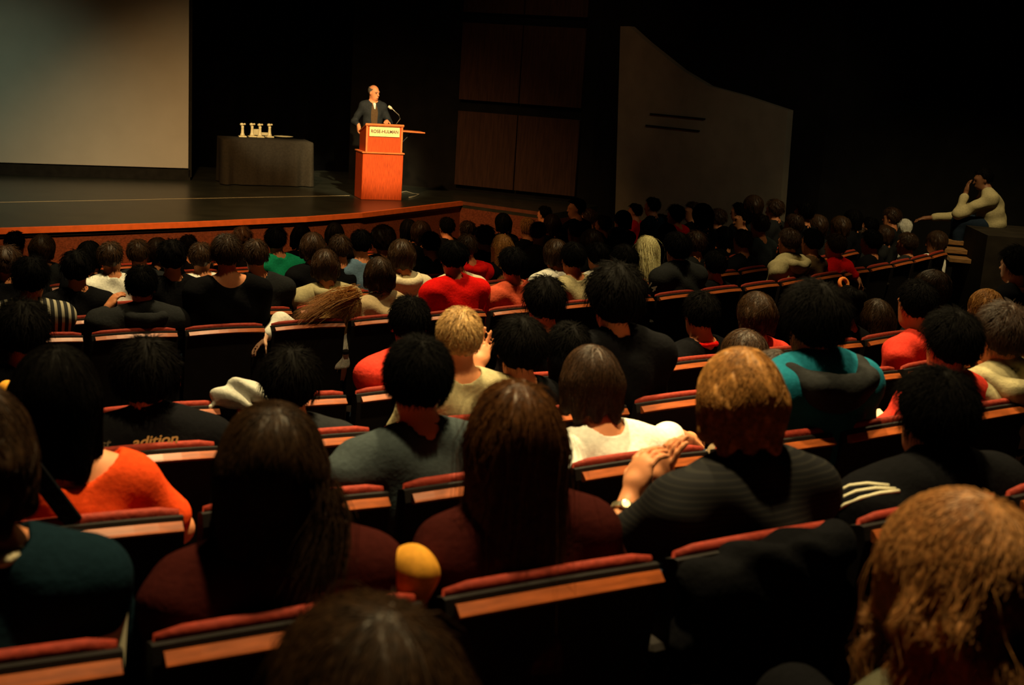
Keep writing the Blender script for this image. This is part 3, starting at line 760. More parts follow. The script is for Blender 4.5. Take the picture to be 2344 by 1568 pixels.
place('D', 2250, 708, 'mop', 'gold', 'charcoal', 'brown-haired person with tilted head and a thin pale brim', w=1., tilt=.3)
place('D', 2322, 608, 'thick', 'black', 'black', 'black-haired man with lit cream collar at the right edge', w=1.1, neckcut=(.095, .10, .07), skin='pale', collar='cream')
# --- row E
place('E', 72, 640, 'thick', 'black', 'grey_stripes', 'black-haired person with pale striped sleeve at far left', w=1.15, sx=.12, loose=.02)
place('E', 325, 656, 'short', 'black', 'charcoal', 'black-haired person in dark hoodie raising a lit hand by the face', w=1.15, hood='charcoal', loose=.024, garment='hoodie', h=.009,
    armpx={-1: dict(e=(222, 735, .22), w=(240, 716, .26), f=(256, 688, .30), hand=dict(n=(.8, .3, -.1), curls=(.5, .6, .7, .8), size=1.15))})
place('E', 519, 584, 'short', 'brown', 'black', 'tall brown-haired man with bare lit neck and black T-shirt', w=1.22, skin='fair', sleeve='short', neckcut=(.115, .12, .085), hs=1.03)
place('E', 788, 708, 'longer', 'blond', 'white', 'blonde woman leaning left with hair fanned over the seat and a white sleeve', fem=True, w=1., tilt=.55, sx=.10, skin='pale',
    armpx={-1: dict(e=(640, 738, .12), w=(612, 766, .05))}, loose=.016)
place('E', 868, 634, 'mop', 'brown', 'plaid', 'person with messy brown hair in crumpled tan plaid shirt', w=1.15, lean=.1, loose=.02, fold=.012, skin='fair')
place('E', 1035, 594, 'short', 'black', 'red', 'black-haired man in bright red shirt in the middle', w=1.18, lean=.08, loose=.018, nod=-.1)
place('E', 1172, 608, 'thick', 'black', 'salmon', 'black-haired person in salmon orange shirt right of the red shirt', w=1.1, lean=.03, sleeve='short', skin='fair',
    armpx={-1: dict(e=(1128, 688, .16), w=(1096, 682, .26), f=(1090, 700, .3))})
place('E', 1310, 594, 'short', 'black', 'oatmeal', 'black-haired person in lit beige grey shirt above a red-topped seat', w=1.1, lean=.05, skin='tan', neckcut=(.08, .08, .06))
place('E', 1428, 600, 'thick', 'black', 'black', 'black-haired person in black left of the pale blonde woman', w=.95)
pE9 = place('E', 1548, 572, 'thick', 'black', 'charcoal', 'black-haired person in dark sports jersey numbered 14', w=1.3, loose=.03, hs=1.06, sx=-.06, garment='jersey')
place('E', 1634, 610, 'short', 'black', 'black', 'black-haired person just right of the numbered jersey', w=.9)
place('E', 1804, 556, 'short', 'darkbrown', 'oatmeal', 'dark-haired person in draped grey beige hoodie beside the red jacket', w=1.15, hood='oatmeal', hoodsize=1.2, loose=.026, sx=-.05, fold=.012, garment='hoodie')
place('E', 1856, 556, 'short', 'black', 'brown', 'black-haired person between the grey hoodie and the red jacket', w=.85)
place('E', 1910, 566, 'short', 'brown', 'red', 'brown-haired man in bright red jacket with arm over the seat back', w=1.2, lean=.0, loose=.024, skin='fair', sx=-.02, garment='jacket',
    armpx={1: dict(e=(1938, 618, .05), w=(1956, 632, -.02))})
place('E', 1992, 556, 'short', 'black', 'black', 'black-haired person with reddish fingertips on the seat back', w=.9)
place('E', 2074, 560, 'short', 'brown', 'charcoal', 'brown-haired person below the white hood', w=.9)
place('E', 2142, 556, 'mop', 'brown', 'white', 'person with brown curls and white shirt at the aisle end of the row', w=.95)
# --- rows beyond, larger and lit ones
far = [
 ('F', 176, 618, 'thick', 'black', 'black', 'big black head left of the small white shirt at far left', {}),
 ('G', 255, 592, 'short', 'brown', 'white', 'brown-haired person with a scrap of white shirt showing at far left', {}),
 ('I', 99, 572, 'mop', 'brown', 'charcoal', 'dim brown curly-haired person in front of the stage wood at far left', {}),
 ('H', 318, 583, 'short', 'brown', 'charcoal', 'brown-haired person left of the big black head under the stage edge', {}),
 ('F', 394, 592, 'thick', 'black', 'black', 'big black-haired person in black left of the white T-shirt', dict(w=1.1)),
 ('G', 467, 592, 'short', 'brown', 'white', 'brown-haired person in bright white T-shirt seen in a gap at left', dict(w=1.1, skin='fair', sx=.02)),
 ('F', 591, 588, 'short', 'brown', 'charcoal', 'brown-haired person in dark jacket right of the bare-necked man', dict(w=1.15, sx=-.03)),
 ('H', 632, 552, 'spiky', 'black', 'green', 'spiky-haired person in bright green shirt in front of the stage', dict(w=1.1, sx=-.05)),
 ('I', 690, 545, 'bowl', 'black', 'black', 'black-haired person against the stage wood, right of the spiky hair', {}),
 ('J', 766, 537, 'bowl', 'black', 'black', 'black-haired person nearest the stage below the table', {}),
 ('G', 715, 570, 'mop', 'darkbrown', 'black', 'dark curly-haired person above the cream hood', {}),
 ('G', 778, 572, 'short', 'brown', 'black', 'person with a ring of lit brown hair near the blue shirt', {}),
 ('F', 744, 612, 'mop', 'darkbrown', 'oatmeal', 'dark-haired person with wide cream hood lying open on the back', dict(hood='oatmeal', w=1.25, garment='hoodie')),
 ('G', 826, 560, 'short', 'black', 'blue', 'black-haired person in dusty blue shirt', dict(skin='fair', w=1.05)),
 ('H', 876, 552, 'afro', 'brown', 'black', 'person with big round curly brown hair below the lectern', {}),
 ('F', 918, 588, 'mop', 'brown', 'cream', 'brown-haired person with bright cream hood', dict(hood='cream', w=1.1, garment='hoodie')),
 ('H', 985, 560, 'short', 'black', 'charcoal', 'dim dark head left of the man in the bright red shirt', {}),
 ('F', 1046, 592, 'short', 'black', 'cream', 'person in cream top hidden behind the red shirt man', dict(w=1.1)),
 ('I', 1069, 532, 'short', 'brown', 'black', 'dim brown head above the red hoodie', {}),
 ('G', 1068, 568, 'short', 'brown', 'red', 'brown-haired person in red hoodie right of the red shirt man', dict(hood='red', w=1.1, sx=-.1, garment='hoodie')),
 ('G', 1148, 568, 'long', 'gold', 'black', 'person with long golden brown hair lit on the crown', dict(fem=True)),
 ('I', 1207, 524, 'short', 'gold', 'black', 'golden-haired head beside the face turned sideways', {}),
 ('H', 1233, 534, 'crop', 'darkbrown', 'grey', 'person with lit cheek and ear turned towards the right', dict(yaw=-1.2, skin='fair')),
 ('I', 1262, 516, 'bowl', 'brown', 'black', 'person with rounded brown hair left of the bald head', {}),
 ('H', 1316, 532, 'fringe', 'brown', 'black', 'bald man with shining scalp', dict(skin='fair')),
 ('F', 1272, 584, 'mop', 'brown', 'white', 'person with dim brown curls and bright cream shoulder', dict(w=1.15, sx=.06)),
 ('I', 1379, 516, 'short', 'brown', 'black', 'dim brown head right of the bald man', {}),
 ('F', 1366, 588, 'thick', 'black', 'white', 'black-haired person with crumpled white scarf', {}),
 ('I', 1318, 478, 'short', 'black', 'black', 'tiny face in profile at the foot of the dark side wall', dict(yaw=.9, skin='fair')),
 ('F', 1480, 572, 'longer', 'platinum', 'black', 'woman with long straight pale blonde hair', dict(fem=True, near=1)),
 ('J', 1452, 486, 'short', 'black', 'red', 'black-haired person in small bright red top by the side wall', dict(w=1.1)),
 ('K', 1492, 474, 'short', 'black', 'tealnavy', 'black head in front of the pale side wall, left one', {}),
 ('H', 1546, 494, 'thick', 'black', 'red', 'black-haired person in bright red jacket below the pale side wall', dict(w=1.2, sx=-.04)),
 ('G', 1606, 496, 'bowl', 'black', 'black', 'big black head of hair against the pale side wall', dict(hs=1.1)),
 ('H', 1584, 486, 'short', 'brown', 'black', 'dim face in profile left of the big black hair', dict(yaw=.9, skin='fair')),
 ('F', 1698, 554, 'short', 'brown', 'charcoal', 'brown-haired person with lit bare neck right of centre', dict(skin='fair')),
 ('F', 1737, 518, 'short', 'darkbrown', 'slate', 'dark-haired man with lit orange neck and slate shirt', dict(skin='fair', w=1.15)),
 ('G', 1698, 504, 'short', 'black', 'black', 'dark head with a lit streak of cheek behind the slate shirt', dict(yaw=.8, skin='fair')),
 ('G', 1815, 518, 'short', 'darkbrown', 'black', 'dim dark brown head above the grey beige hoodie', {}),
 ('G', 1921, 522, 'mop', 'brown', 'black', 'dim brown curly head above the red jacket', {}),
 ('F', 2068, 520, 'mop', 'white', 'white', 'person with a bright white hood pulled up', dict(hname='raised_hood', hood='white', garment='hoodie')),
 ('F', 2138, 520, 'short', 'brown', 'charcoal', 'brown-haired person in profile facing left near the aisle', dict(yaw=.9, skin='fair')),
]
for (r, x, y, hr_, hc_, tp, lab, o) in far: place(r, x, y, hr_, hc_, tp, lab, **o)
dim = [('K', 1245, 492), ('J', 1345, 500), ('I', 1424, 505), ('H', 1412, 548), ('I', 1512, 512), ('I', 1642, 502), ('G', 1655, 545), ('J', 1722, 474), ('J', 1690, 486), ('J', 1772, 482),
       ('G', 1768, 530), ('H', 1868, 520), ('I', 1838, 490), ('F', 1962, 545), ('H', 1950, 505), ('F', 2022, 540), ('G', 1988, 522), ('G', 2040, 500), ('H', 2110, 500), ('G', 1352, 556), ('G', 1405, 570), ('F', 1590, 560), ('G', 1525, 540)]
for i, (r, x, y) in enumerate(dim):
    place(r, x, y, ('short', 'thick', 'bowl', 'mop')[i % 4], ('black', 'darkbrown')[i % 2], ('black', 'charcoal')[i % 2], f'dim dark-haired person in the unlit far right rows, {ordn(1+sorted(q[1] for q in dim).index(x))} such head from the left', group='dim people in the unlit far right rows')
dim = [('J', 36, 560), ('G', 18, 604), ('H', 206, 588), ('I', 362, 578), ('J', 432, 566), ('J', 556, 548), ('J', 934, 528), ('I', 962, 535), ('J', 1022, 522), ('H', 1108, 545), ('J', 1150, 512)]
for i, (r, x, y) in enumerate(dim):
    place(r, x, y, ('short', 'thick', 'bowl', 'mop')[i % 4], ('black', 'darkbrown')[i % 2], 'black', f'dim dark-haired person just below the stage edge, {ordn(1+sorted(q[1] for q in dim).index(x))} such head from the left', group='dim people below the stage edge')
# ------------------------------------------------------------------ speaker
def speaker():
    Hd = at_depth(856, 212, 19.62); rz = math.pi+math.asin(.3535)+.0
    fx, fy = -math.sin(rz), math.cos(rz)
    root = np.array([Hd[0]-fx*.02, Hd[1]-fy*.02, STAGE]); hz = Hd[2]-STAGE
    t = empty('person', root, rz); tag(t, 'balding grey-haired man in dark suit jacket speaking at the lectern', 'person')
    k = hz/1.66
    z = lambda v: v*k
    T = [(E_((0, 0, z(.98)), (.165, .115, .14)), 0), (E_((0, 0, z(1.14)), (.148, .105, .16)), .07), (E_((0, .0, z(1.32)), (.150, .105, .17)), .07)]
    for s in (-1, 1): T += [(C_((s*.10, 0, z(1.435)), (s*.155, -.005, z(1.425)), .055, .052), .05), (C_((s*.015, 0, z(1.50)), (s*.15, 0, z(1.45)), .042, .045), .05)]
    legs = [(C_((s*.09, 0, z(.92)), (s*.10, .01, z(.50)), .088, .062), .04) for s in (-1, 1)]+[(C_((s*.10, .01, z(.50)), (s*.11, -.01, .10), .058, .042), .02) for s in (-1, 1)]+\
           [(C_((s*.11, -.03, .05), (s*.13, .13, .04), .040, .035), .03) for s in (-1, 1)]
    hr = rotm(-.12, .03, .55); hc = np.array([0, .02, hz]); hf = lambda p: hc+hr@np.asarray(p)
    H = [(xf(p, hf, hr), kk) for p, kk in HEAD]
    neck = [(C_((0, -.005, z(1.47)), hf((0, -.022, -.06)), .058, .052), .035)]
    S = {s: np.array([s*.16, -.005, z(1.425)]) for s in (-1, 1)}
    E = {1: np.array([.285, -.06, z(1.17)]), -1: np.array([-.27, .03, z(1.17)])}; W = {1: np.array([.255, .09, 1.075]), -1: np.array([-.17, .27, 1.16])}
    A = []
    for s in (-1, 1):
        A += [(C_(S[s], E[s], .050, .040), .03), (C_(E[s], W[s], .040, .026), .02)]
        A += hand_prims(W[s]+unit(W[s]-E[s])*.015, (0, .45, -.6) if s > 0 else (.3, .8, -.1), (-.6, -.2, -.3) if s > 0 else (0, 0, -1), s, .75 if s > 0 else .2)
    b = Fld(T+legs+A+neck+[(H[0][0], .02)]+H[1:], .0085).mesh('body'); link('body', b, SKIN['fair'], t)
    g = [(grow(p, .008), kk) for p, kk in T]
    f = Fld(g, .010); f.sub(E_((0, .02, z(1.53)), (.075, .085, .075)), .01); link('sweater', f.mesh('sweater'), cloth('brown'), t)
    f = Fld([(C_((0, -.005, z(1.475)), (0, .0, z(1.525)), .066, .062), 0), (C_((0, .085, z(1.47)), (0, .115, z(1.40)), .026, .012), .02)], .008)
    f.sub(C_((0, .012, z(1.49)), (0, .03, z(1.60)), .058, .060)); link('shirt_collar', f.mesh('shirt_collar'), cloth('white'), t)
    J = [(grow(p, .013), kk) for p, kk in T]+[(E_((0, -.005, z(.92)), (.20, .135, .16)), .06)]
    for s in (-1, 1): J += [(C_(S[s], E[s], .062, .052), .04), (C_(E[s], E[s]+(W[s]-E[s])*.93, .052, .040), .03)]
    f = Fld(J, .010); X, Y, Z = f.grid(); f.F += folds(X, Y, Z, .005).astype(np.float32)
    f.sub(E_((0, .15, z(1.30)), (.055, .13, .27)), .008); f.sub(E_((0, .01, z(1.55)), (.078, .09, .075)), .01); f.F = np.maximum(f.F, .80-Z).astype(np.float32)
    link('suit_jacket', f.mesh('suit_jacket'), mat('suit_cloth', (.016, .019, .022), .8, .2, .2, 40), t)
    f = Fld([(E_((0, 0, z(.95)), (.18, .13, .12)), 0)]+[(grow(p, .018), kk) for p, kk in legs[:4]], .012); f.F = np.maximum(f.F, f.grid()[2]-1.0).astype(np.float32); link('trousers', f.mesh('trousers'), cloth('charcoal'), t)
    for p, kk in legs[4:]: link('shoe', Fld([(grow(p, .012), 0)], .010).mesh('shoe'), cloth('black'), t)
    me = hair_mesh('fringe', .006, 900, .001)
    # short grey hair round the sides only
    P, kk = hair_sdf('fringe'); f = Fld(P, .005); X, Y, Z = f.grid(); f.F = hair_cut(f.F, X, Y, Z, kk); f.F = np.maximum(f.F, Z-.062-.25*np.clip(-Y, 0, .2)).astype(np.float32)
    f.sub(E_((0, .10, -.02), (.066, .10, .13)), .01)
    h = link('hair', f.mesh('hair'), HAIR['grey'], t); h.location = hc; h.rotation_euler = Matrix(hr.tolist()).to_euler()
    for s in (-1, 1):
        e = MB().lathe([(.0001, -.0115), (.006, -.0098), (.0105, -.004), (.0115, 0), (.0105, .004), (.006, .0098), (.0001, .0115)], n=12).build('eye', mat('eye_dark', (.03, .02, .015), .2, .5), t, True)
        e.location = hf((s*.031, .083, .004))
        b = MB().tube([hf((s*.014, .098, .021)), hf((s*.032, .097, .026)), hf((s*.050, .086, .021))], .0035, 6).build('eyebrow', HAIR['grey'], t, True)
speaker()

# ------------------------------------------------------------------ lectern, facing the house axis (local x along the stage, y upstage)
lec_wood = mat('lectern_wood', (.50, .065, .010), .5, .2, .28, 7, kind='wood')
lec_edge = mat('lectern_edge_wood', (.66, .17, .045), .45, .3, .15, 9)
B0 = at_z(827, 457, STAGE); B1 = at_plane(919, 457, B0, AX); wl = float(np.linalg.norm((B1-B0)[:2])); mid = (B0+B1)/2
t = empty('lectern', (mid[0], mid[1], STAGE), SCR); tag(t, 'two-tier orange brown wooden lectern with cream name plate', 'lectern')
def lz(py): return at_plane(873, py, mid, AX)[2]-STAGE
z1 = lz(352); z2 = lz(284)
MB().box((0, .24, z1/2), (wl, .48, z1), None, .006).build('base_cabinet', lec_wood, t)
MB().box((.0, .235, z1+.011), (wl+.03, .52, .022), None, .005).build('ledge', lec_edge, t)
wu = wl*.90; xo = .012
m = MB(); fy = .03
m.add([(xo-wu/2, fy, z1+.02), (xo+wu/2, fy, z1+.02), (xo+wu/2, .44, z1+.02), (xo-wu/2, .44, z1+.02), (xo-wu/2, fy, z2-.03), (xo+wu/2, fy, z2-.03), (xo+wu/2, .44, z2-.15), (xo-wu/2, .44, z2-.15)],
      [(0, 3, 2, 1), (0, 1, 5, 4), (1, 2, 6, 5), (2, 3, 7, 6), (3, 0, 4, 7), (4, 5, 6, 7)])
m.build('upper_body', lec_wood, t)
for s in (-1, 1): MB().box((xo+s*(wu/2-.012), fy-.006, (z1+z2)/2), (.026, .02, z2-z1-.05)).build('frame_stile', lec_edge, t)
MB().box((xo, .23, z2-.085), (wu+.035, .47, .026), rotm(-.28), .006).build('reading_top', lec_edge, t)
MB().box((xo, fy-.012, z2-.012), (wu+.03, .05, .028), None, .006).build('front_rim', lec_edge, t)
pw_ = .475; zc = (lz(291)+lz(313))/2; ph = lz(291)-lz(313)
pl = MB().box((xo, fy-.012, zc), (pw_, .012, ph), None, .003).build('name_plate', mat('plate_cream', (.78, .66, .32), .4, .4, .05, 8), t)
def text(body, name, size, m, parent=None, loc=None, rot=None, ext=.0015, align='CENTER', shear=0, sx=1.):
    c = bpy.data.curves.new(name, 'FONT'); c.body = body; c.size = size; c.extrude = ext; c.align_x = align; c.align_y = 'CENTER'; c.shear = shear; c.offset = .0008
    o = bpy.data.objects.new(name, c); COL.objects.link(o); c.materials.append(m); o.scale = (sx, 1, 1)
    dg = bpy.context.evaluated_depsgraph_get(); me = bpy.data.meshes.new_from_object(o.evaluated_get(dg)); bpy.data.objects.remove(o)
    o = bpy.data.objects.new(name, me); COL.objects.link(o); o.scale = (sx, 1, 1)
    if parent: o.parent = parent
    if loc is not None: o.location = loc
    if rot is not None: o.rotation_euler = rot
    return o
text('ROSE-HULMAN', 'lettering', .068, mat('letter_dark', (.10, .03, .015), .6), pl, (xo, fy-.0205, zc+.004), (math.pi/2, 0, 0), sx=.93)
q = at_plane(945, 300, mid, AX); sh0 = wl/2
MB().box((wu/2+.20, .20, lz(300)), (.36, .30, .02), rotm(0, .03), .006).build('side_shelf', lec_edge, t)
m = MB(); m.tube([(wu/2+.03, .2, lz(300)-.20), (wu/2+.20, .2, lz(300)-.02)], .008, 6).build('shelf_bracket', blackmetal, t)
def ll(px, py): 
    P = at_plane(px, py, mid-AX*.12, AX)-np.array([mid[0], mid[1], STAGE]); return np.array([P@LT, .12, P[2]])
mp = [ll(907, 284), ll(916, 272), ll(913, 263), ll(905, 256), ll(897, 248)]
mic = empty('microphone', (mid[0], mid[1], STAGE), SCR); tag(mic, 'gooseneck microphone rising from the lectern top', 'microphone')
MB().tube(mp, .006, 6).build('gooseneck', mat('steel', (.45, .42, .34), .35, .5, metal=.7), mic, True)
MB().tube([ll(898, 250), ll(894, 247), ll(889, 243)], [.012, .024, .018], 10).build('mic_head', mat('mic_foam', (.62, .58, .42), .7), mic, True)
m = MB(); mb_ = ll(907, 285); m.lathe([(.03, -.02), (.03, .004), (.01, .012)], mb_, 12).build('mic_base', blackmetal, mic)
cb = [at_z(x, y, STAGE+.01) for x, y in ((918, 440), (930, 438), (945, 443), (960, 445), (948, 450), (936, 452))]
m = MB(); m.tube(cb, .009, 6); tag(m.build('floor_cable', mat('cable_grey', (.22, .19, .13), .6), smooth=True), 'thin pale cable lying on the stage right of the lectern foot', 'cable')

# ------------------------------------------------------------------ table with awards
TL = at_z(509, 423, STAGE); TR = at_plane(713, 416, TL, AX); wt = float(np.linalg.norm((TR-TL)[:2])); cen = (TL+TR)/2-AX*.38; cen[2] = STAGE
t = empty('cloth_covered_table', cen, SCR); tag(t, 'rectangular table under a dark floor-length cloth on stage', 'table')
th = at_plane(611, 322, (TL+TR)/2, AX)[2]-STAGE
tc_ = mat('dark_tablecloth', (.034, .029, .021), .9, .1, .15, 30, bump=.2)
V = []; per = []
nx_, ny_ = 60, 26; hx, hy = wt/2, .38
for i in range(nx_): per.append((-hx+2*hx*i/nx_, -hy, 0, -1))
for i in range(ny_): per.append((hx, -hy+2*hy*i/ny_, 1, 0))
for i in range(nx_): per.append((hx-2*hx*i/nx_, hy, 0, 1))
for i in range(ny_): per.append((-hx, hy-2*hy*i/ny_, -1, 0))
n = len(per); lv = [th, th-.02, th*.6, th*.3, .012]
for j, zz in enumerate(lv):
    for i, (x, y, nx0, ny0) in enumerate(per):
        fl_ = 0 if j == 0 else .010+.014*j*math.sin(i*.55)*math.sin(i*.13+1)*(.5+.5*(min(i % (nx_+ny_), abs(i-nx_)) < 12)); V.append((x+nx0*fl_, y+ny0*fl_, zz))
F = [(j*n+i, (j+1)*n+i, (j+1)*n+(i+1) % n, j*n+(i+1) % n) for j in range(4) for i in range(n)]+[tuple(range(n))]
MB().add(V, F).build('tablecloth', tc_, t, True)
MB().box((0, 0, th-.02), (wt-.02, .74, .03)).build('table_top', darkback, t)
for s in (-1, 1):
    for u in (-1, 1): MB().box((s*(wt/2-.08), u*.3, (th-.03)/2), (.035, .035, th-.03)).build('leg', blackmetal, t)
award = mat('award_cream', (.80, .68, .36), .35, .5, .08, 20)
def on_table(px, py): P = at_z(px, py, STAGE+th+.002); return P
aw = empty('trophy', (0, 0, 0)); kids = []
kids.append(MB().box((0, 0, .012), (.125, .10, .024), None, .005).build('trophy_base', award, aw))
kids.append(MB().lathe([(.042, .024), (.034, .05), (.026, .07), (.022, .15), (.026, .175), (.018, .185)], n=14).build('trophy_stem', award, aw, True))
kids.append(MB().lathe([(.001, .180), (.024, .188), (.034, .205), (.028, .224), (.001, .234)], (-.012, 0, 0), 14).lathe([(.001, .196), (.018, .202), (.022, .214), (.014, .226), (.001, .23)], (.032, 0, 0), 12).build('trophy_figure', award, aw, True))
for i, (x, y, lab) in enumerate(((555, 316, 'leftmost of the four small cream trophies on the table'), (577, 316, 'second from left of the four small cream trophies'), (595, 317, 'third from left of the four small cream trophies'), (617, 317, 'rightmost of the four small cream trophies, next to the dish'))):
    if i == 0: a = aw
    else:
        a = aw.copy(); COL.objects.link(a)
        for c in kids: cc = c.copy(); COL.objects.link(cc); cc.parent = a
    a.location = on_table(x, y-2); a.rotation_euler = (0, 0, SCR+.1*i); tag(a, lab, 'trophy', 'small trophies on the stage table')
P = on_table(649, 315); tag(MB().lathe([(.09, 0), (.155, .018), (.165, .024), (.15, .024), (.08, .006)], P, 28).build('shallow_dish', award, smooth=True), 'shallow cream round dish lying flat right of the trophies', 'dish')
P = on_table(586, 309); tag(MB().box((P[0], P[1], P[2]+.05), (.17, .02, .10), rotm(0, 0, SCR)).build('certificate', award), 'small cream card standing behind the two middle trophies', 'card')
P = on_table(606, 310); tag(MB().box((P[0], P[1], P[2]+.025), (.12, .06, .05), rotm(0, 0, SCR), .004).build('gift_box', award), 'small pale box between the two right trophies', 'box')

# ------------------------------------------------------------------ clothes and bags on seats
def blob(name, prims, h, m, fold, ph, label, cat, loc, rz):
    f = Fld(prims, h); X, Y, Z = f.grid(); f.F += folds(X*1.6, Y*1.6, Z*1.6, fold, ph).astype(np.float32)
    o = link(name, f.mesh(name), m, None, loc, (0, 0, rz)); return tag(o, label, cat)
def on_seat(px, py, row, dR=0):
    P = cylpt(px, py, TOP[row][0]-dR); return P, math.atan2(P[0]-CX, CY-P[1])
P, a = on_seat(548, 900, 'D', .03)
blob('draped_jacket', [(E_((0, 0, -.01), (.125, .05, .045)), 0), (C_((-.12, -.01, -.04), (.02, .0, .035), .022, .03), .03), (C_((.0, 0, .035), (.12, -.01, -.03), .035, .03), .03), (C_((-.02, -.03, -.01), (.05, -.05, -.06), .022, .018), .02)], .006, cloth('lightgrey'), .014, .7,
     'light grey jacket draped over a seat back left of centre', 'jacket', P, a)
P, a = on_seat(924, 1278, 'A', .15)
blob('yellow_bundle', [(E_((0, -.05, .0), (.042, .05, .050)), 0), (C_((0, -.06, -.02), (.008, -.06, -.10), .040, .02), .04)], .005, mat('yellow_knit', (.80, .36, .04), .8, .1, .2, 40), .004, 0, 'rounded yellow orange cloth bundle between the maroon sweater and the bronze hair', 'clothing', P, a)
P, a = on_seat(19, 900, 'C', .25)
blob('yellow_bag', [(E_((0, 0, 0), (.035, .04, .045)), 0)], .004, mat('yellow_knit', ()), .004, 1, 'small yellow bag at the left edge below the black-haired head', 'bag', P, a)
P, a = on_seat(112, 1120, 'B', .02)
tag(MB().box((0, 0, 0), (.045, .012, .22), rotm(0, -.55), .004).build('bag_strap', cloth('black'), None, False, P, (0, 0, a)), 'wide black strap crossing the back of the orange top', 'strap')
P, a = on_seat(256, 1452, 'A', .12)
tag(MB().box((0, 0, 0), (.05, .01, .14), rotm(-.3, .12)).build('paper_sheet', mat('paper', (.8, .74, .52), .8), None, False, P, (0, 0, a)), 'narrow sheet of cream paper between the two nearest left people', 'paper')
P, a = on_seat(2009, 948, 'B', .45)
tag(MB().box((0, 0, 0), (.07, .05, .006), rotm(.5, 0)).build('paper_note', mat('paper', ()), None, False, P, (0, 0, a)), 'small cream paper right of the teal hoodie', 'paper')
P, a = on_seat(1548, 1021, 'B', .66)
t = empty('phone', P, a); tag(t, 'small phone with glowing blue screen held by the white T-shirt person', 'phone')
MB().box((0, 0, 0), (.052, .10, .010), rotm(.5, 0), .003).build('phone_case', blackmetal, t)
MB().box((0, -.002, .0062), (.038, .05, .001), rotm(.5, 0)).build('phone_screen', mat('phone_glow', (.02, .16, .9), .3, emit=1.0), t)

P, a = on_seat(1765, 1262, 'A', -.01)
blob('draped_jacket', [(C_((-.20, 0, -.03), (.20, 0, .0), .045, .045), 0), (E_((0, -.035, -.16), (.24, .035, .19)), .04), (E_((0, .05, -.10), (.22, .04, .12)), .04), (C_((-.21, -.02, -.05), (-.24, -.02, -.22), .04, .035), .03)], .010, cloth('black'), .010, .4,
     'large black jacket draped over the seat back of the pinstriped man', 'jacket', P, a)
# hair tie ring
P, a = on_seat(1931, 650, 'D', .22)
pts = [(.038*math.cos(u), .02*math.sin(u)*.6, .030*math.sin(u)) for u in np.linspace(0, 2*math.pi, 17)]
bunp = [o for o in bpy.data.objects if o.get('label', '').startswith('dark person with an orange hair tie')][0]
mm = MB(); mm.tube(pts, .012, 8, False); o = mm.build('hair_tie', mat('orange_tie', (.75, .20, .03), .8), bunp, True)
bpy.context.view_layer.update()
o.matrix_parent_inverse = Matrix(); o.location = bunp.matrix_world.inverted()@Vector(P)

# lettering on garments, laid on the cloth where the sight line meets it
from mathutils.bvhtree import BVHTree
def on_cloth(ob, body, px, py, size, m, spin=0., shear=0., off=.006, sx=1.):
    me = ob.data; mw = ob.matrix_world; V = [mw@v.co for v in me.vertices]; T = BVHTree.FromPolygons(V, [tuple(p.vertices) for p in me.polygons])
    d = Vector(ray(px, py)).normalized(); hit, n, i, dd = T.ray_cast(Vector((0, 0, 0)), d)
    if hit is None: print('NO HIT', body); return
    n = (n*.5-d*.5).normalized() if n.dot(d) < 0 else -d
    up = Vector((0, 0, 1)); x = up.cross(n).normalized(); y = n.cross(x)
    R = Matrix((x, y, n)).transposed().to_4x4()@Matrix.Rotation(spin, 4, 'Z')
    o = text(body, 'lettering', size, m, ob, shear=shear, sx=sx); o.matrix_world = Matrix.Translation(hit-d*off)@R@Matrix.Diagonal((sx, 1, 1, 1))
thread = mat('letter_thread', (.55, .30, .10), .7); thread2 = mat('letter_thread_pale', (.72, .66, .5), .7)
on_cloth(pC1[1], 'adition', 354, 1009, .046, thread, .05, .3, .03, 1.15)
on_cloth(pC1[1], 'ost', 230, 1019, .044, mat('letter_thread_dim', (.10, .07, .04), .8), .08, .3, .03)
on_cloth(pE9[1], '14', 1491, 657, .085, thread2, -.45, .1, .012)

# loose hair falling away from the head as bundles of strands
def lock(parent, path, r0, r1, N, wd, m, seed=0, name='hair_lock'):
    rs = np.random.default_rng(seed); pts = np.array([cylpt(x, y, Rr) for x, y, Rr in path]); n = 14
    tt = np.linspace(0, len(pts)-1, n); base = np.stack([np.interp(tt, np.arange(len(pts)), pts[:, i]) for i in range(3)], 1)
    mb = MB(); rad = np.interp(tt, (0, len(pts)-1), (r0, r1))
    for k in range(N):
        o = rs.normal(0, .5, 3); w = rs.normal(0, .12, 3); e = int(n*rs.uniform(.7, 1.01)) or n; e = max(5, min(n, e))
        P = [base[i]+(o+w*math.sin(i*.7+k))*rad[i] for i in range(e)]
        mb.tube(P, list(np.linspace(wd, wd*.3, e)), 3, False)
    o = mb.build(name, m, parent, True); bpy.context.view_layer.update(); o.matrix_parent_inverse = parent.matrix_world.inverted(); return o
def who(s): return [o for o in bpy.data.objects if o.get('label', '').startswith(s)][0]
RA, RE = TOP['A'][0], TOP['E'][0]
lock(who('person with dark brown hair in a dark maroon'), [(752, 1130, RA-.02), (762, 1200, RA), (742, 1290, RA+.02), (715, 1390, RA+.04)], .022, .05, 420, .0012, HAIR['brown'], 1)
lock(who('blonde woman leaning'), [(812, 672, RE-.14), (770, 682, RE-.06), (725, 705, RE-.02), (680, 735, RE)], .05, .075, 420, .0018, HAIR['gold'], 2)
lock(who('woman with long straight pale'), [(1478, 562, TOP['F'][0]-.13), (1479, 600, TOP['F'][0]-.05), (1482, 655, TOP['F'][0]+.0)], .04, .085, 300, .002, HAIR['platinum'], 3)

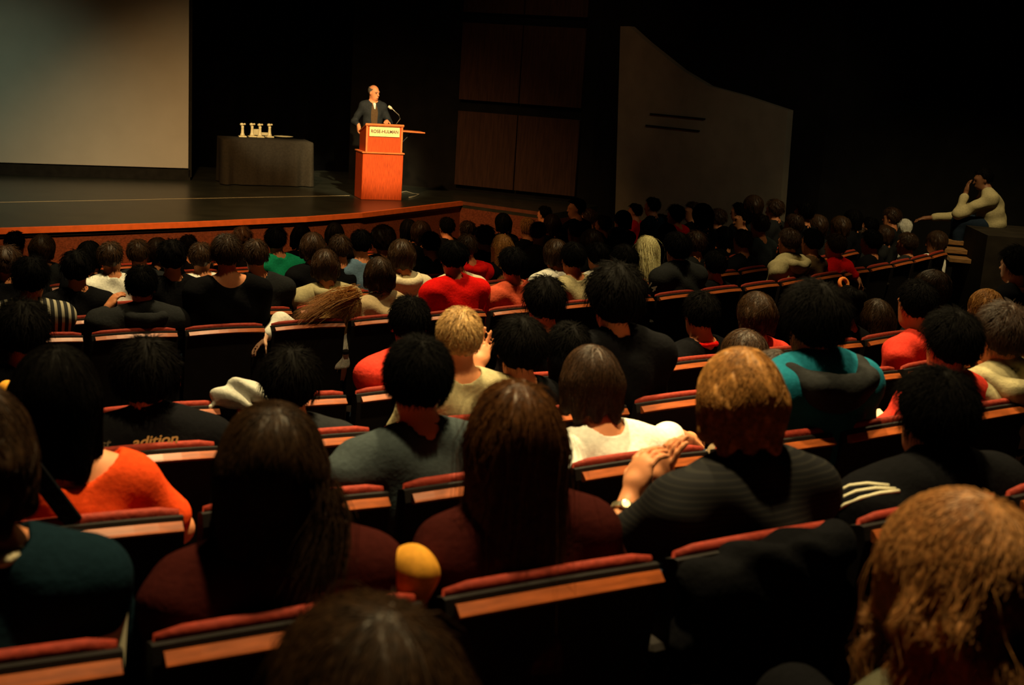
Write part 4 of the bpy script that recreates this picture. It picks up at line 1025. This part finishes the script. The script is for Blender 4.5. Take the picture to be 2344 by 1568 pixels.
# watch on the wrist of the pinstriped man
pA = person_A4[0]; bpy.context.view_layer.update()
Rw = TOP['A'][0]; w0 = cylpt(1427, 1178, Rw-.475); e0 = cylpt(1392, 1262, Rw-.42)
W3 = cylpt(1442, 1142, Rw-.50); dd = unit(W3-e0)
Rm = Matrix.Identity(3); zc_ = Vector(dd); xc_ = Vector((1, 0, 0)); yc_ = zc_.cross(xc_).normalized(); xc_ = yc_.cross(zc_).normalized(); Rm = Matrix((xc_, yc_, zc_)).transposed()
wt_ = empty('wristwatch', W3-dd*.045); wt_.rotation_euler = Rm.to_euler(); tag(wt_, 'metal wristwatch on the raised wrist of the pinstriped man', 'watch')
gold = mat('watch_metal', (.55, .47, .28), .3, .5, metal=.8)
m = MB(); pts = [(.034*math.cos(u), .034*math.sin(u), 0) for u in np.linspace(0, 2*math.pi, 25)]
V = []
for (x, y, _) in pts[:-1]: V += [(x, y, -.009), (x*1.12, y*1.12, -.008), (x*1.12, y*1.12, .008), (x, y, .009)]
nn_ = 24; F = [(4*i+j, 4*((i+1) % nn_)+j, 4*((i+1) % nn_)+(j+1) % 4, 4*i+(j+1) % 4) for i in range(nn_) for j in range(4)]
MB().add(V, F).build('band', gold, wt_)
MB().lathe([(.013, 0), (.013, .006), (.010, .007)], (0, 0, 0), 20).build('watch_face', gold, wt_, rot=(math.pi/2, 0, 0), loc=(0, -.036, 0))
for i in range(3): MB().box(((-.013+.013*i), -.0395, 0), (.006, .004, .019)).build('link', mat('watch_dark', (.02, .018, .015), .4), wt_)

# track stripes on the shoulder of the right-hand jacket
trk = [o for o in bpy.data.objects if 'three pale shoulder stripes' in o.get('label', '')][0]
jk = [c for c in trk.children if c.name.startswith('jacket')][0]
me = jk.data; mw = jk.matrix_world; T = BVHTree.FromPolygons([mw@v.co for v in me.vertices], [tuple(p.vertices) for p in me.polygons])
for path in (((1898, 1150), (1915, 1128), (1945, 1112), (1985, 1107), (2035, 1112)), ((1900, 1163), (1922, 1142), (1960, 1125), (2005, 1118), (2050, 1120)), ((1908, 1175), (1935, 1155), (1972, 1140), (2015, 1129), (2058, 1124))):
    P = []
    for (x, y) in path:
        hit = T.ray_cast(Vector((0, 0, 0)), Vector(ray(x, y)).normalized())[0] or T.find_nearest(Vector(cylpt(x, y, TOP['A'][0]-.20)))[0]
        P.append(np.array(hit))
    m = MB(); m.tube(P, .0052, 6); s = m.build('stripe', mat('stripe_cream', (.78, .72, .50), .8), jk, True); s.matrix_parent_inverse = mw.inverted()

# ------------------------------------------------------------------ far right: raised side platform, steps and the man resting on it
g0 = at_depth(2280, 525, 13.4)
tag(MB().box((g0[0]+1.35, g0[1]+.3, g0[2]-.75), (2.9, 1.3, 1.4), rotm(0, 0, -.1)).build('side_platform', mat('platform_dark', (.022, .017, .012), .8, .1, .3, 6)), 'dark raised side platform at the right edge under the seated man', 'platform')
st = empty('aisle_steps', at_depth(2208, 585, 13.9)); tag(st, 'flight of tan wooden aisle steps at the right end of the rows', 'steps')
for i in range(3): MB().box((.0, .22*i, -.05+.075*i), (.34, .24, .05), rotm(0, 0, -.2), .004).build('tread', mat('step_wood', (.24, .12, .04), .6, .3, .3, 8, kind='plank'), st)
def grey_man():
    root = at_depth(2322, 522, 14.2); base = root-np.array([0, 0, .50])
    t = empty('person', base, 1.35); tag(t, 'man in pale grey jacket sitting apart at the far right, hand to face', 'person')
    hc = np.array([.02, .42, 1.03]); hr = rotm(-.25, 0, .2)
    J = sit_joint_map(-.15, .26, 0)
    T_, sw = torso_prims(1.1); T_ = [(xf(p, J), k) for p, k in T_]; hf = lambda p: hc+hr@np.asarray(p); H = [(xf(p, hf, hr), k) for p, k in HEAD]
    A = arm_prims(-1, sw, (-.20, .66, .62), (-.10, .60, .86), J, dict(f=(.1, -.1, .9), n=(.2, -.8, 0), curl=.5))+arm_prims(1, sw, (.22, .62, .56), (.12, .95, .52), J)
    neck = [(C_(J((0, .15, 1.03)), hf((0, -.022, -.06)), .056, .05), .035)]
    link('body', Fld(T_+LEG+A+neck+H, .014).mesh('body'), SKIN['dark'], t)
    P = [(grow(p, .02), k) for p, k in T_]
    for s, e, w_ in ((-1, (-.20, .66, .62), (-.10, .60, .86)), (1, (.22, .62, .56), (.12, .95, .52))):
        S = J((s*sw, .155, .972)); P += [(C_(S, e, .07, .06), .04), (C_(e, np.array(e)+(np.array(w_)-e)*.8, .06, .048), .03)]
    f = Fld(P, .012); X, Y, Z = f.grid(); f.F += folds(X, Y, Z, .008).astype(np.float32); f.sub(E_(J((0, .165, 1.075)), (.07, .08, .05)), .01); link('jacket', f.mesh('jacket'), cloth('oatmeal'), t)
    tr, sh = lower_meshes(); link('trousers', tr, cloth('navy'), t); [link('shoe', q, cloth('black'), t) for q in sh]
    h = link('hair', hair_mesh('short', .0105, 260, .0024), HAIR['black'], t); h.location = hc; h.rotation_euler = Matrix(hr.tolist()).to_euler()
grey_man()
print('objects', len(bpy.data.objects))
